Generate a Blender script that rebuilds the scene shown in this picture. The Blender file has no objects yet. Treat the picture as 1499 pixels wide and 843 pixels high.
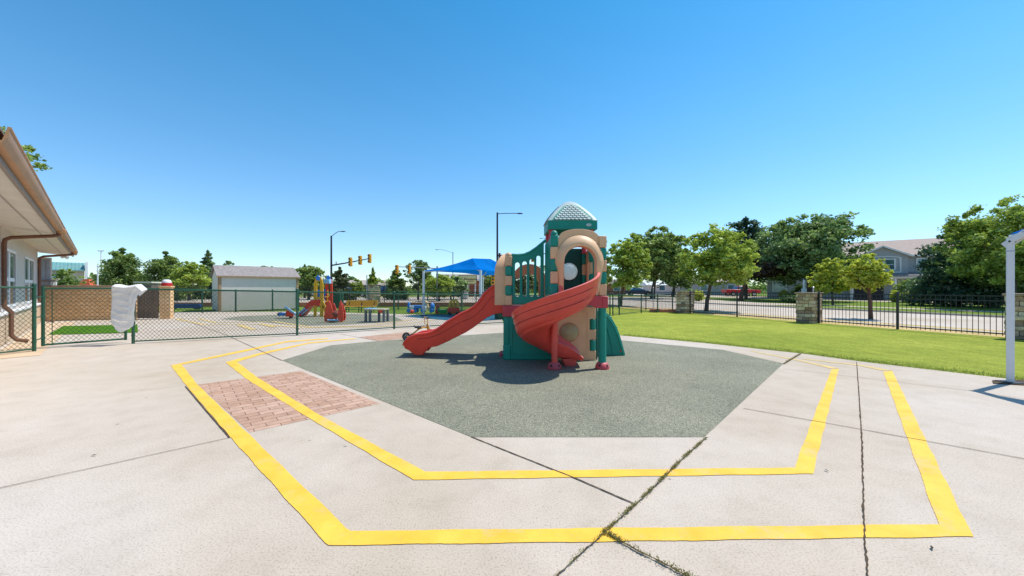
import bpy, bmesh, math, random
import numpy as np
from mathutils import Vector, Matrix
from mathutils.geometry import tessellate_polygon

PI = math.pi
R = math.radians
random.seed(7)
scene = bpy.context.scene
C = bpy.context.scene.collection
EYE = 1.4
F = 540.0


def G(px, py, z=0.0):
    """a ground point from survey coordinates"""
    Y = F * (EYE - z) / (py - 421.5)
    return ((px - 749.5) * Y / F, Y)


# ------------------------------------------------------------------ materials
def newmat(name):
    m = bpy.data.materials.new(name)
    m.use_nodes = True
    nt = m.node_tree
    nt.nodes.clear()
    out = nt.nodes.new('ShaderNodeOutputMaterial')
    return m, nt, out


def N(nt, kind, **kw):
    n = nt.nodes.new(kind)
    for k, v in kw.items():
        if k.startswith('i_'):
            n.inputs[k[2:].replace('_', ' ')].default_value = v
        else:
            setattr(n, k, v)
    return n


def ramp(nt, stops):
    r = nt.nodes.new('ShaderNodeValToRGB')
    e = r.color_ramp.elements
    while len(e) < len(stops):
        e.new(0.5)
    for el, (p, c) in zip(e, stops):
        el.position = p
        el.color = (c[0], c[1], c[2], 1) if len(c) == 3 else c
    return r


def mixc(nt, a, b, fac, mode='MIX'):
    n = nt.nodes.new('ShaderNodeMix')
    n.data_type = 'RGBA'
    n.blend_type = mode
    for sock, v in ((n.inputs[0], fac), (n.inputs[6], a), (n.inputs[7], b)):
        if hasattr(v, 'links') or hasattr(v, 'is_linked'):
            nt.links.new(v, sock)
        elif isinstance(v, (int, float)):
            sock.default_value = v
        else:
            sock.default_value = (v[0], v[1], v[2], 1)
    return n.outputs[2]


def noise(nt, scale, detail=4, rough=0.55, vec=None, w=None):
    n = nt.nodes.new('ShaderNodeTexNoise')
    n.inputs['Scale'].default_value = scale
    n.inputs['Detail'].default_value = detail
    n.inputs['Roughness'].default_value = rough
    if vec is not None:
        nt.links.new(vec, n.inputs['Vector'])
    return n.outputs['Fac']


def coords(nt, kind='Object'):
    t = nt.nodes.new('ShaderNodeTexCoord')
    return t.outputs[kind]


def bump(nt, h, strength=0.3, dist=0.01):
    b = nt.nodes.new('ShaderNodeBump')
    b.inputs['Strength'].default_value = strength
    b.inputs['Distance'].default_value = dist
    nt.links.new(h, b.inputs['Height'])
    return b.outputs['Normal']


def principled(nt, out, col, rough=0.6, metal=0.0, normal=None, spec=0.5):
    p = nt.nodes.new('ShaderNodeBsdfPrincipled')
    if hasattr(col, 'is_linked'):
        nt.links.new(col, p.inputs['Base Color'])
    else:
        p.inputs['Base Color'].default_value = (col[0], col[1], col[2], 1)
    if hasattr(rough, 'is_linked'):
        nt.links.new(rough, p.inputs['Roughness'])
    else:
        p.inputs['Roughness'].default_value = rough
    p.inputs['Metallic'].default_value = metal
    p.inputs['Specular IOR Level'].default_value = spec
    if normal is not None:
        nt.links.new(normal, p.inputs['Normal'])
    nt.links.new(p.outputs[0], out.inputs[0])
    return p


MC = {}


def simple(name, col, rough=0.55, metal=0.0, var=0.12, scale=6.0, spec=0.4, bmp=0.0):
    """a painted / moulded surface with slight tonal wear"""
    if name in MC:
        return MC[name]
    m, nt, out = newmat(name)
    co = coords(nt)
    f = noise(nt, scale, 5, 0.6, co)
    dark = [c * (1 - var) for c in col]
    light = [min(1, c * (1 + var * .6) + var * 0.02) for c in col]
    rp = ramp(nt, [(0.3, dark), (0.7, light)])
    nt.links.new(f, rp.inputs[0])
    nrm = None
    if bmp > 0:
        nrm = bump(nt, noise(nt, scale * 12, 3, 0.6, co), bmp, 0.004)
    rr = nt.nodes.new('ShaderNodeMapRange')
    nt.links.new(f, rr.inputs[0])
    rr.inputs[3].default_value = max(0.05, rough - 0.08)
    rr.inputs[4].default_value = min(1, rough + 0.1)
    principled(nt, out, rp.outputs[0], rr.outputs[0], metal, nrm, spec)
    MC[name] = m
    return m


def plastic(name, col, fade=0.25, rough=0.42):
    """sun-bleached roto-moulded plastic: chalky bloom on faces that look up, scuffs"""
    if name in MC:
        return MC[name]
    m, nt, out = newmat(name)
    co = coords(nt)
    f1 = noise(nt, 3.0, 6, 0.6, co)
    f2 = noise(nt, 45.0, 4, 0.7, co)
    rp = ramp(nt, [(0.35, [c * 0.86 for c in col]), (0.7, [min(1, c * 1.06) for c in col])])
    nt.links.new(f1, rp.inputs[0])
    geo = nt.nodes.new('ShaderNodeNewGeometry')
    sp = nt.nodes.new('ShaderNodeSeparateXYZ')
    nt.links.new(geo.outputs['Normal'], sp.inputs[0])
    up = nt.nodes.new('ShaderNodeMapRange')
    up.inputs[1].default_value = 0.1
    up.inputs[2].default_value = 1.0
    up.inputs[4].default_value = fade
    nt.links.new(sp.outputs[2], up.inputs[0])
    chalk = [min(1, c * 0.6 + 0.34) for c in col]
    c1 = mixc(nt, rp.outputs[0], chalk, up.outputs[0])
    sc = ramp(nt, [(0.62, (0, 0, 0)), (0.78, (0.25, 0.25, 0.25))])
    nt.links.new(f2, sc.inputs[0])
    c2 = mixc(nt, c1, chalk, sc.outputs[0])
    rr = nt.nodes.new('ShaderNodeMapRange')
    nt.links.new(f1, rr.inputs[0])
    rr.inputs[3].default_value = rough - 0.08
    rr.inputs[4].default_value = rough + 0.2
    principled(nt, out, c2, rr.outputs[0], 0, bump(nt, f2, 0.12, 0.003), 0.4)
    MC[name] = m
    return m


def m_concrete(name, tone=1.0, speck=True):
    m, nt, out = newmat(name)
    co = coords(nt)
    big = noise(nt, 0.35, 5, 0.55, co)
    mid = noise(nt, 3.0, 6, 0.65, co)
    fine = noise(nt, 90.0, 3, 0.7, co)
    a = ramp(nt, [(0.3, (0.49 * tone, 0.415 * tone, 0.335 * tone)), (0.52, (0.545 * tone, 0.475 * tone, 0.405 * tone)), (0.75, (0.57 * tone, 0.51 * tone, 0.455 * tone))])
    nt.links.new(big, a.inputs[0])
    b = ramp(nt, [(0.28, (0.88, 0.87, 0.84)), (0.5, (.98, .975, .97)), (0.72, (1.04, 1.04, 1.04))])
    nt.links.new(mid, b.inputs[0])
    c = mixc(nt, a.outputs[0], b.outputs[0], 1.0, 'MULTIPLY')
    blot = ramp(nt, [(0.36, (0.92, 0.89, 0.83)), (0.56, (1.0, .995, .99)), (0.75, (1.04, 1.04, 1.05))])
    nt.links.new(noise(nt, 0.22, 3, 0.6, co), blot.inputs[0])
    c = mixc(nt, c, blot.outputs[0], 1.0, 'MULTIPLY')
    d = ramp(nt, [(0.33, (0.60, 0.57, 0.53)), (0.47, (1, 1, 1)), (0.72, (1.13, 1.12, 1.1))])
    nt.links.new(fine, d.inputs[0])
    c = mixc(nt, c, d.outputs[0], 0.8, 'MULTIPLY')
    if speck:
        v = nt.nodes.new('ShaderNodeTexVoronoi')
        v.inputs['Scale'].default_value = 38.0
        nt.links.new(co, v.inputs['Vector'])
        s = ramp(nt, [(0.10, (1, 1, 1)), (0.17, (0, 0, 0))])
        nt.links.new(v.outputs['Distance'], s.inputs[0])
        pick = ramp(nt, [(0.50, (0, 0, 0)), (0.62, (1, 1, 1))])
        sepc = nt.nodes.new('ShaderNodeSeparateColor')
        nt.links.new(v.outputs['Color'], sepc.inputs[0])
        nt.links.new(sepc.outputs[0], pick.inputs[0])
        msk = mixc(nt, (0, 0, 0), s.outputs[0], pick.outputs[0])
        patch = ramp(nt, [(0.42, (0.15, 0.15, 0.15)), (0.6, (0.75, 0.75, 0.75))])
        nt.links.new(noise(nt, 0.6, 3, 0.5, co), patch.inputs[0])
        msk = mixc(nt, (0, 0, 0), msk, patch.outputs[0])
        stone = ramp(nt, [(0.0, (0.17, 0.12, 0.09)), (0.5, (0.30, 0.22, 0.15)), (1.0, (0.62, 0.60, 0.58))])
        nt.links.new(sepc.outputs[1], stone.inputs[0])
        c = mixc(nt, c, stone.outputs[0], msk)
        # rare dark spots: old gum, rust drips
        v2 = nt.nodes.new('ShaderNodeTexVoronoi')
        v2.inputs['Scale'].default_value = 2.3
        nt.links.new(co, v2.inputs['Vector'])
        s2 = ramp(nt, [(0.025, (0.5, 0.5, 0.5)), (0.04, (1, 1, 1))])
        nt.links.new(v2.outputs['Distance'], s2.inputs[0])
        c = mixc(nt, c, s2.outputs[0], 1.0, 'MULTIPLY')
    principled(nt, out, c, 0.85, 0, bump(nt, fine, 0.35, 0.004), 0.25)
    return m


def m_granules(name, a, b, c3, scale=55):
    m, nt, out = newmat(name)
    co = coords(nt)
    v = nt.nodes.new('ShaderNodeTexVoronoi')
    v.inputs['Scale'].default_value = scale
    nt.links.new(co, v.inputs['Vector'])
    sepc = nt.nodes.new('ShaderNodeSeparateColor')
    nt.links.new(v.outputs['Color'], sepc.inputs[0])
    r = ramp(nt, [(0.0, a), (0.4, b), (0.85, b), (1.0, c3)])
    nt.links.new(sepc.outputs[0], r.inputs[0])
    big = ramp(nt, [(0.3, (0.80, 0.80, 0.78)), (0.7, (1.12, 1.1, 1.06))])
    nt.links.new(noise(nt, 0.8, 7, 0.65, co), big.inputs[0])
    col = mixc(nt, r.outputs[0], big.outputs[0], 1.0, 'MULTIPLY')
    fn = ramp(nt, [(0.36, (0.42, 0.43, 0.42)), (0.5, (1, 1, 1)), (0.64, (1.35, 1.33, 1.25))])
    nt.links.new(noise(nt, 55, 6, 0.85, co), fn.inputs[0])
    col = mixc(nt, col, fn.outputs[0], 0.85, 'MULTIPLY')
    principled(nt, out, col, 0.9, 0, bump(nt, v.outputs['Distance'], 0.6, 0.006), 0.2)
    return m


def m_grass(name, a, b, c3, big_scale=0.5, fine_scale=60.0):
    m, nt, out = newmat(name)
    co = coords(nt)
    mp = nt.nodes.new('ShaderNodeMapping')
    mp.inputs['Rotation'].default_value = (0, 0, 0.5)
    mp.inputs['Scale'].default_value = (1, 0.55, 1)
    nt.links.new(co, mp.inputs[0])
    f = noise(nt, fine_scale, 6, 0.8, mp.outputs[0])
    bgn = noise(nt, big_scale, 6, 0.6, co)
    md = noise(nt, big_scale * 9, 5, 0.7, mp.outputs[0])
    r = ramp(nt, [(0.3, a), (0.52, b), (0.75, c3)])
    nt.links.new(f, r.inputs[0])
    t = ramp(nt, [(0.32, (0.76, 0.82, 0.72)), (0.55, (1, 1, 1)), (0.72, (1.25, 1.16, 1.35))])
    nt.links.new(bgn, t.inputs[0])
    col = mixc(nt, r.outputs[0], t.outputs[0], 1.0, 'MULTIPLY')
    t2 = ramp(nt, [(0.35, (0.82, 0.84, 0.8)), (0.65, (1.1, 1.1, 1.05))])
    nt.links.new(md, t2.inputs[0])
    col = mixc(nt, col, t2.outputs[0], 1.0, 'MULTIPLY')
    principled(nt, out, col, 0.95, 0, bump(nt, f, 0.8, 0.03), 0.1)
    return m


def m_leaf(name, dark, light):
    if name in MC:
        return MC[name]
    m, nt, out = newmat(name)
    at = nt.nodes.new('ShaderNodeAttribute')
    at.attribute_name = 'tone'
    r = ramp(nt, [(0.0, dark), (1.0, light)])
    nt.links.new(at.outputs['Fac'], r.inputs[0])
    d = nt.nodes.new('ShaderNodeBsdfDiffuse')
    t = nt.nodes.new('ShaderNodeBsdfTranslucent')
    nt.links.new(r.outputs[0], d.inputs[0])
    hs = mixc(nt, r.outputs[0], (0.9, 1.0, 0.3), 0.25, 'MULTIPLY')
    nt.links.new(hs, t.inputs[0])
    mx = nt.nodes.new('ShaderNodeMixShader')
    mx.inputs[0].default_value = 0.40
    nt.links.new(d.outputs[0], mx.inputs[1])
    nt.links.new(t.outputs[0], mx.inputs[2])
    g = nt.nodes.new('ShaderNodeBsdfGlossy')
    g.inputs['Roughness'].default_value = 0.45
    g.inputs[0].default_value = (0.9, 1, 0.85, 1)
    m2 = nt.nodes.new('ShaderNodeMixShader')
    m2.inputs[0].default_value = 0.04
    nt.links.new(mx.outputs[0], m2.inputs[1])
    nt.links.new(g.outputs[0], m2.inputs[2])
    nt.links.new(m2.outputs[0], out.inputs[0])
    MC[name] = m
    return m


def m_brick(name, c1, c2, mortar, w, h, ms=0.01, offset=0.5, vertical=True, rot=0.0, bmp=0.5):
    m, nt, out = newmat(name)
    co = coords(nt)
    src = co
    if vertical:      # wall: use horizontal run + height
        sp = nt.nodes.new('ShaderNodeSeparateXYZ')
        nt.links.new(co, sp.inputs[0])
        ad = nt.nodes.new('ShaderNodeMath')
        nt.links.new(sp.outputs[0], ad.inputs[0])
        nt.links.new(sp.outputs[1], ad.inputs[1])
        cb = nt.nodes.new('ShaderNodeCombineXYZ')
        nt.links.new(ad.outputs[0], cb.inputs[0])
        nt.links.new(sp.outputs[2], cb.inputs[1])
        src = cb.outputs[0]
    else:
        mp = nt.nodes.new('ShaderNodeMapping')
        mp.inputs['Rotation'].default_value = (0, 0, rot)
        nt.links.new(co, mp.inputs[0])
        src = mp.outputs[0]
    b = nt.nodes.new('ShaderNodeTexBrick')
    b.offset = offset
    b.inputs['Scale'].default_value = 1.0
    b.inputs['Brick Width'].default_value = w
    b.inputs['Row Height'].default_value = h
    b.inputs['Mortar Size'].default_value = ms
    b.inputs['Mortar Smooth'].default_value = 0.2
    b.inputs['Color1'].default_value = (*c1, 1)
    b.inputs['Color2'].default_value = (*c2, 1)
    b.inputs['Mortar'].default_value = (*mortar, 1)
    nt.links.new(src, b.inputs['Vector'])
    nn = ramp(nt, [(0.3, (0.78, 0.78, 0.78)), (0.7, (1.15, 1.12, 1.1))])
    nt.links.new(noise(nt, 9, 6, 0.7, co), nn.inputs[0])
    col = mixc(nt, b.outputs[0], nn.outputs[0], 1.0, 'MULTIPLY')
    inv = nt.nodes.new('ShaderNodeMath')
    inv.operation = 'SUBTRACT'
    inv.inputs[0].default_value = 1.0
    nt.links.new(b.outputs['Fac'], inv.inputs[1])
    principled(nt, out, col, 0.85, 0, bump(nt, inv.outputs[0], bmp, 0.01), 0.2)
    return m


def m_stone(name):
    """coursed field stone: brick cells of random tone with wandering joints"""
    m, nt, out = newmat(name)
    co = coords(nt)
    nz = nt.nodes.new('ShaderNodeTexNoise')
    nz.inputs['Scale'].default_value = 5.0
    nt.links.new(co, nz.inputs['Vector'])
    dv = mixc(nt, co, nz.outputs['Color'], .07)
    sp = nt.nodes.new('ShaderNodeSeparateXYZ')
    nt.links.new(dv, sp.inputs[0])
    ad = nt.nodes.new('ShaderNodeMath')
    nt.links.new(sp.outputs[0], ad.inputs[0])
    nt.links.new(sp.outputs[1], ad.inputs[1])
    cb = nt.nodes.new('ShaderNodeCombineXYZ')
    nt.links.new(ad.outputs[0], cb.inputs[0])
    nt.links.new(sp.outputs[2], cb.inputs[1])
    b = nt.nodes.new('ShaderNodeTexBrick')
    b.offset = .37
    b.squash = 1.6
    b.squash_frequency = 3
    b.inputs['Scale'].default_value = 1.0
    b.inputs['Brick Width'].default_value = .21
    b.inputs['Row Height'].default_value = .125
    b.inputs['Mortar Size'].default_value = .007
    b.inputs['Mortar Smooth'].default_value = .3
    b.inputs['Color1'].default_value = (0, 0, 0, 1)
    b.inputs['Color2'].default_value = (1, 1, 1, 1)
    b.inputs['Mortar'].default_value = (0, 0, 0, 1)
    nt.links.new(cb.outputs[0], b.inputs['Vector'])
    r = ramp(nt, [(0.0, (0.24, 0.15, 0.11)), (0.25, (0.58, 0.36, 0.23)), (0.5, (0.74, 0.53, 0.36)), (0.75, (0.86, 0.67, 0.48)), (1.0, (0.50, 0.32, 0.23))])
    nt.links.new(b.outputs['Color'], r.inputs[0])
    c = mixc(nt, r.outputs[0], (.14, .10, .08), b.outputs['Fac'])
    nn = ramp(nt, [(0.3, (0.62, 0.62, 0.62)), (0.7, (1.25, 1.25, 1.2))])
    nt.links.new(noise(nt, 14, 6, 0.7, co), nn.inputs[0])
    c = mixc(nt, c, nn.outputs[0], 1.0, 'MULTIPLY')
    inv = nt.nodes.new('ShaderNodeMath')
    inv.operation = 'SUBTRACT'
    inv.inputs[0].default_value = 1.0
    nt.links.new(b.outputs['Fac'], inv.inputs[1])
    principled(nt, out, c, 0.9, 0, bump(nt, inv.outputs[0], 0.9, 0.03), 0.2)
    return m


def m_glassy(name, col, alpha, rough=0.08):
    m, nt, out = newmat(name)
    p = nt.nodes.new('ShaderNodeBsdfPrincipled')
    p.inputs['Base Color'].default_value = (*col, 1)
    p.inputs['Roughness'].default_value = rough
    tr = nt.nodes.new('ShaderNodeBsdfTransparent')
    mx = nt.nodes.new('ShaderNodeMixShader')
    mx.inputs[0].default_value = alpha
    nt.links.new(tr.outputs[0], mx.inputs[1])
    nt.links.new(p.outputs[0], mx.inputs[2])
    nt.links.new(mx.outputs[0], out.inputs[0])
    return m


def m_paint_line(name):
    m, nt, out = newmat(name)
    co = coords(nt)
    a = ramp(nt, [(0.3, (0.76, 0.43, 0.035)), (0.7, (0.88, 0.54, 0.07))])
    nt.links.new(noise(nt, 4, 5, 0.6, co), a.inputs[0])
    f = noise(nt, 110, 4, 0.75, co)
    w = ramp(nt, [(0.33, (1, 1, 1)), (0.41, (0, 0, 0))])
    nt.links.new(f, w.inputs[0])
    c = mixc(nt, a.outputs[0], (0.40, 0.30, 0.18), w.outputs[0])
    f2 = noise(nt, 2.2, 6, 0.8, co)
    w2 = ramp(nt, [(0.54, (0, 0, 0)), (0.70, (0.5, 0.5, 0.5))])
    nt.links.new(f2, w2.inputs[0])
    c = mixc(nt, c, (0.5, 0.42, 0.33), w2.outputs[0])
    principled(nt, out, c, 0.7, 0, bump(nt, f, 0.3, 0.004), 0.3)
    return m


def m_sail(name):
    m, nt, out = newmat(name)
    co = coords(nt)
    a = ramp(nt, [(0.3, (0.0, 0.16, 0.58)), (0.7, (0.01, 0.22, 0.70))])
    nt.links.new(noise(nt, 2, 4, 0.6, co), a.inputs[0])
    d = nt.nodes.new('ShaderNodeBsdfDiffuse')
    t = nt.nodes.new('ShaderNodeBsdfTranslucent')
    nt.links.new(a.outputs[0], d.inputs[0])
    nt.links.new(a.outputs[0], t.inputs[0])
    mx = nt.nodes.new('ShaderNodeMixShader')
    mx.inputs[0].default_value = 0.35
    nt.links.new(d.outputs[0], mx.inputs[1])
    nt.links.new(t.outputs[0], mx.inputs[2])
    nt.links.new(mx.outputs[0], out.inputs[0])
    return m


M_CONC = m_concrete('concrete')
M_CONC2 = m_concrete('road_concrete', 0.98, False)
M_PAD = m_granules('rubber_pad', (0.08, 0.082, 0.07), (0.265, 0.268, 0.205), (0.48, 0.45, 0.32), 130)
M_BLUEPAD = m_granules('blue_rubber', (0.01, 0.06, 0.10), (0.02, 0.13, 0.22), (0.06, 0.2, 0.3), 30)
M_TURF = m_grass('turf', (0.12, 0.17, 0.02), (0.315, 0.35, 0.05), (0.47, 0.48, 0.12), 0.35, 26)
M_LAWN = m_grass('lawn', (0.06, 0.11, 0.015), (0.16, 0.235, 0.035), (0.27, 0.33, 0.07), 0.25, 8)
M_MAT = m_grass('turf_mat', (0.03, 0.10, 0.005), (0.08, 0.20, 0.01), (0.12, 0.26, 0.03), 2, 30)
M_VERGE = m_grass('dry_verge', (0.32, 0.22, 0.09), (0.58, 0.43, 0.20), (0.66, 0.54, 0.30), 0.4, 10)
M_LINE = m_paint_line('yellow_line')
M_LINE2 = simple('worn_yellow_line', (0.64, 0.47, 0.20), 0.8, 0, 0.14, 5, 0.2)
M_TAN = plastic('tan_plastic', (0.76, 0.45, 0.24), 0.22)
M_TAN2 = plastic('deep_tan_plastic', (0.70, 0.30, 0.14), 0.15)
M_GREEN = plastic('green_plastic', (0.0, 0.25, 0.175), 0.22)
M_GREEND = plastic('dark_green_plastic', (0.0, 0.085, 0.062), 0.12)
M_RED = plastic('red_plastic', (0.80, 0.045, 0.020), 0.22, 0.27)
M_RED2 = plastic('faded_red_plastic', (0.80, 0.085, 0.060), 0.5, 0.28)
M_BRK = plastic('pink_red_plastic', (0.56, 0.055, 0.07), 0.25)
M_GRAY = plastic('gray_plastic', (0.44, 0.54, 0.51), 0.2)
M_PLUG = simple('socket_dark', (0.03, 0.02, 0.02))
M_FGREEN = simple('fence_green', (0.012, 0.085, 0.045), 0.4, 0.0, 0.25, 3, 0.5)
M_WIREG = simple('wire_green', (0.02, 0.055, 0.035), 0.5)
M_BLACK = simple('black_metal', (0.022, 0.023, 0.028), 0.45, 0.0, 0.2, 3)
M_POST = simple('white_post', (0.72, 0.72, 0.72), 0.45, 0, 0.06, 5)
M_SAIL = m_sail('blue_sail')
M_STONE = m_stone('field_stone')
M_CAPST = simple('cap_stone', (0.33, 0.24, 0.18), 0.8, 0, 0.25, 8)
M_TBRICK = m_brick('tan_brick', (0.80, 0.50, 0.25), (0.86, 0.58, 0.32), (0.50, 0.31, 0.17), 0.40, 0.16, 0.010)
M_RBRICK = m_brick('red_brick', (0.52, 0.16, 0.09), (0.60, 0.22, 0.14), (0.3, 0.2, 0.16), 0.3, 0.1, 0.008)
M_PAVER = m_brick('clay_paver', (0.43, 0.265, 0.185), (0.54, 0.36, 0.27), (0.20, 0.11, 0.07), 0.23, 0.112, 0.004, 0.5, False, R(-42.0), 0.8)
M_STUCCO = simple('stucco', (0.60, 0.54, 0.50), 0.9, 0, 0.06, 3, 0.2, 0.3)
M_SOFFIT = simple('soffit', (0.66, 0.60, 0.52), 0.8, 0, 0.08, 3, 0.2)
M_FASCIA = simple('fascia', (0.24, 0.19, 0.155), 0.6, 0, 0.1, 3)
M_GUTTER = simple('gutter_copper_paint', (0.40, 0.205, 0.09), 0.5, 0.0, 0.22, 2)
M_SPOUT = simple('spout_brown', (0.17, 0.07, 0.035), 0.5, 0.0, 0.2, 4)
M_ROOFS = simple('shingle', (0.30, 0.25, 0.22), 0.9, 0, 0.25, 4, 0.2, 0.5)
M_ROOFG = simple('shed_shingle', (0.30, 0.265, 0.25), 0.9, 0, 0.3, 7, 0.2, 0.6)
M_WHITE = simple('white_paint', (0.75, 0.75, 0.75), 0.6, 0, 0.05)
M_GLASS = simple('window_glass', (0.10, 0.20, 0.25), 0.04, 0.35, 0.3, 1.5, 1.0)
M_BARK = simple('bark', (0.13, 0.09, 0.07), 0.9, 0, 0.4, 8, 0.1, 0.6)
M_BARKR = simple('reddish_bark', (0.16, 0.08, 0.055), 0.9, 0, 0.4, 8, 0.1, 0.6)
M_WOOD = simple('grey_wood', (0.22, 0.165, 0.135), 0.85, 0, 0.25, 5, 0.2, 0.4)
M_SIDING = simple('house_siding', (0.41, 0.41, 0.42), 0.8, 0, 0.08, 2)
M_HROOF = simple('house_roof', (0.44, 0.35, 0.30), 0.9, 0, 0.12, 3, 0.2, 0.3)
M_ASPH = simple('asphalt', (0.16, 0.16, 0.165), 0.9, 0, 0.15, 3, 0.2, 0.4)
M_TYRE = simple('tyre', (0.015, 0.015, 0.016), 0.8, 0, 0.2, 9)
M_RIM = simple('rim_metal', (0.45, 0.45, 0.47), 0.35, 0.7, 0.1)
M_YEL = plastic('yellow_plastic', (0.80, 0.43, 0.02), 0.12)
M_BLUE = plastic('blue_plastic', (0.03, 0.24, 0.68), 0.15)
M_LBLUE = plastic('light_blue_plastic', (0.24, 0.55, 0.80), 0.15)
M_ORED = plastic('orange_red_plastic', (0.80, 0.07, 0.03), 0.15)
M_SIG = simple('signal_yellow', (0.75, 0.38, 0.02), 0.5)
M_JOINT = simple('joint_dirt', (0.10, 0.07, 0.045), 0.95, 0, 0.5, 30, 0.1, 0.5)
M_BUB = m_glassy('clear_bubble', (0.75, 0.82, 0.84), 0.62, 0.12)
M_BUB2 = m_glassy('amber_bubble', (0.62, 0.50, 0.25), 0.55, 0.12)


# ------------------------------------------------------------------ mesh builder
class MB:
    def __init__(s):
        s.v = []
        s.f = []

    def add(s, vs, fs):
        b = len(s.v)
        s.v += [tuple(v) for v in vs]
        s.f += [tuple(i + b for i in f) for f in fs]
        return s

    def box(s, x0, x1, y0, y1, z0, z1, M=None):
        vs = [Vector((x, y, z)) for z in (z0, z1) for y in (y0, y1) for x in (x0, x1)]
        if M is not None:
            vs = [M @ v for v in vs]
        return s.add(vs, [(0, 2, 3, 1), (4, 5, 7, 6), (0, 1, 5, 4), (2, 6, 7, 3), (0, 4, 6, 2), (1, 3, 7, 5)])

    def beam(s, a, b, w, h, up=(0, 0, 1)):
        """box of section w x h running from a to b"""
        a, b = Vector(a), Vector(b)
        d = (b - a)
        L = d.length
        d.normalize()
        upv = Vector(up)
        sd = d.cross(upv)
        if sd.length < 1e-4:
            sd = d.cross(Vector((1, 0, 0)))
        sd.normalize()
        u2 = sd.cross(d)
        vs = []
        for p in (a, b):
            for sx, sz in ((-1, -1), (1, -1), (1, 1), (-1, 1)):
                vs.append(p + sd * sx * w / 2 + u2 * sz * h / 2)
        return s.add(vs, [(0, 1, 2, 3), (7, 6, 5, 4), (0, 4, 5, 1), (1, 5, 6, 2), (2, 6, 7, 3), (3, 7, 4, 0)])

    def tube(s, pts, r, n=10, r2=None, cap=True):
        pts = [Vector(p) for p in pts]
        k = len(pts)
        rs = r if isinstance(r, (list, tuple)) else [r + ((r2 if r2 is not None else r) - r) * i / max(1, k - 1) for i in range(k)]
        b = len(s.v)
        prev = None
        for i, p in enumerate(pts):
            if i == 0:
                d = pts[1] - p
            elif i == k - 1:
                d = p - pts[i - 1]
            else:
                d = (pts[i + 1] - p).normalized() + (p - pts[i - 1]).normalized()
            if d.length < 1e-9:
                d = Vector((0, 0, 1))
            d.normalize()
            if prev is None:
                a = d.cross(Vector((0, 0, 1)))
                if a.length < 0.05:
                    a = d.cross(Vector((1, 0, 0)))
            else:
                a = prev - d * prev.dot(d)
            a.normalize()
            prev = a
            c = d.cross(a)
            for j in range(n):
                t = 2 * PI * j / n
                q = p + (a * math.cos(t) + c * math.sin(t)) * rs[i]
                s.v.append(tuple(q))
        for i in range(k - 1):
            for j in range(n):
                j2 = (j + 1) % n
                s.f.append((b + i * n + j, b + i * n + j2, b + (i + 1) * n + j2, b + (i + 1) * n + j))
        if cap:
            s.f.append(tuple(b + j for j in reversed(range(n))))
            s.f.append(tuple(b + (k - 1) * n + j for j in range(n)))
        return s

    def lathe(s, prof, c=(0, 0, 0), n=24, axis='z'):
        b = len(s.v)
        for (r, z) in prof:
            for j in range(n):
                t = 2 * PI * j / n
                if axis == 'z':
                    p = (c[0] + r * math.cos(t), c[1] + r * math.sin(t), c[2] + z)
                elif axis == 'y':
                    p = (c[0] + r * math.cos(t), c[1] + z, c[2] + r * math.sin(t))
                else:
                    p = (c[0] + z, c[1] + r * math.cos(t), c[2] + r * math.sin(t))
                s.v.append(p)
        k = len(prof)
        for i in range(k - 1):
            for j in range(n):
                j2 = (j + 1) % n
                s.f.append((b + i * n + j, b + i * n + j2, b + (i + 1) * n + j2, b + (i + 1) * n + j))
        s.f.append(tuple(b + j for j in reversed(range(n))))
        s.f.append(tuple(b + (k - 1) * n + j for j in range(n)))
        return s

    def plate(s, outer, holes, w0, w1, mp):
        """2-D outline with holes, extruded from w0 to w1; mp(u, v, w) -> xyz"""
        loops = [outer] + list(holes)
        flat = [p for l in loops for p in l]
        bm = bmesh.new()
        es = []
        for l in loops:
            vv = [bm.verts.new((p[0], p[1], 0)) for p in l]
            for q in range(len(vv)):
                es.append(bm.edges.new((vv[q], vv[(q + 1) % len(vv)])))
        bm.verts.index_update()
        if len(loops) > 1:
            bmesh.ops.triangle_fill(bm, use_beauty=True, use_dissolve=False, edges=es)
            bm.verts.index_update()
            tris = [tuple(v.index for v in f.verts) for f in bm.faces]
        else:
            tris = tessellate_polygon([[Vector((p[0], p[1], 0)) for p in outer]])
        bm.free()
        n = len(flat)
        vs = [mp(p[0], p[1], w0) for p in flat] + [mp(p[0], p[1], w1) for p in flat]
        fs = []
        for t in tris:
            fs.append(tuple(t))
            fs.append(tuple(i + n for i in reversed(t)))
        o = 0
        for l in loops:
            k = len(l)
            for i in range(k):
                j = (i + 1) % k
                fs.append((o + i, o + j, n + o + j, n + o + i))
            o += k
        return s.add(vs, fs)

    def sheet(s, pts, z=None):
        vs = [(p[0], p[1], z if z is not None else p[2]) for p in pts]
        tris = tessellate_polygon([[Vector((p[0], p[1], 0)) for p in vs]])
        return s.add(vs, [tuple(t) for t in tris])

    def grid(s, rows):
        b = len(s.v)
        m = len(rows[0])
        for r in rows:
            s.v += [tuple(p) for p in r]
        for i in range(len(rows) - 1):
            for j in range(m - 1):
                s.f.append((b + i * m + j, b + i * m + j + 1, b + (i + 1) * m + j + 1, b + (i + 1) * m + j))
        return s

    def loft(s, rings, cap=True):
        b = len(s.v)
        m = len(rings[0])
        for r in rings:
            s.v += [tuple(p) for p in r]
        for i in range(len(rings) - 1):
            for j in range(m):
                j2 = (j + 1) % m
                s.f.append((b + i * m + j, b + i * m + j2, b + (i + 1) * m + j2, b + (i + 1) * m + j))
        if cap:
            s.f.append(tuple(b + j for j in reversed(range(m))))
            e = b + (len(rings) - 1) * m
            s.f.append(tuple(e + j for j in range(m)))
        return s

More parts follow.
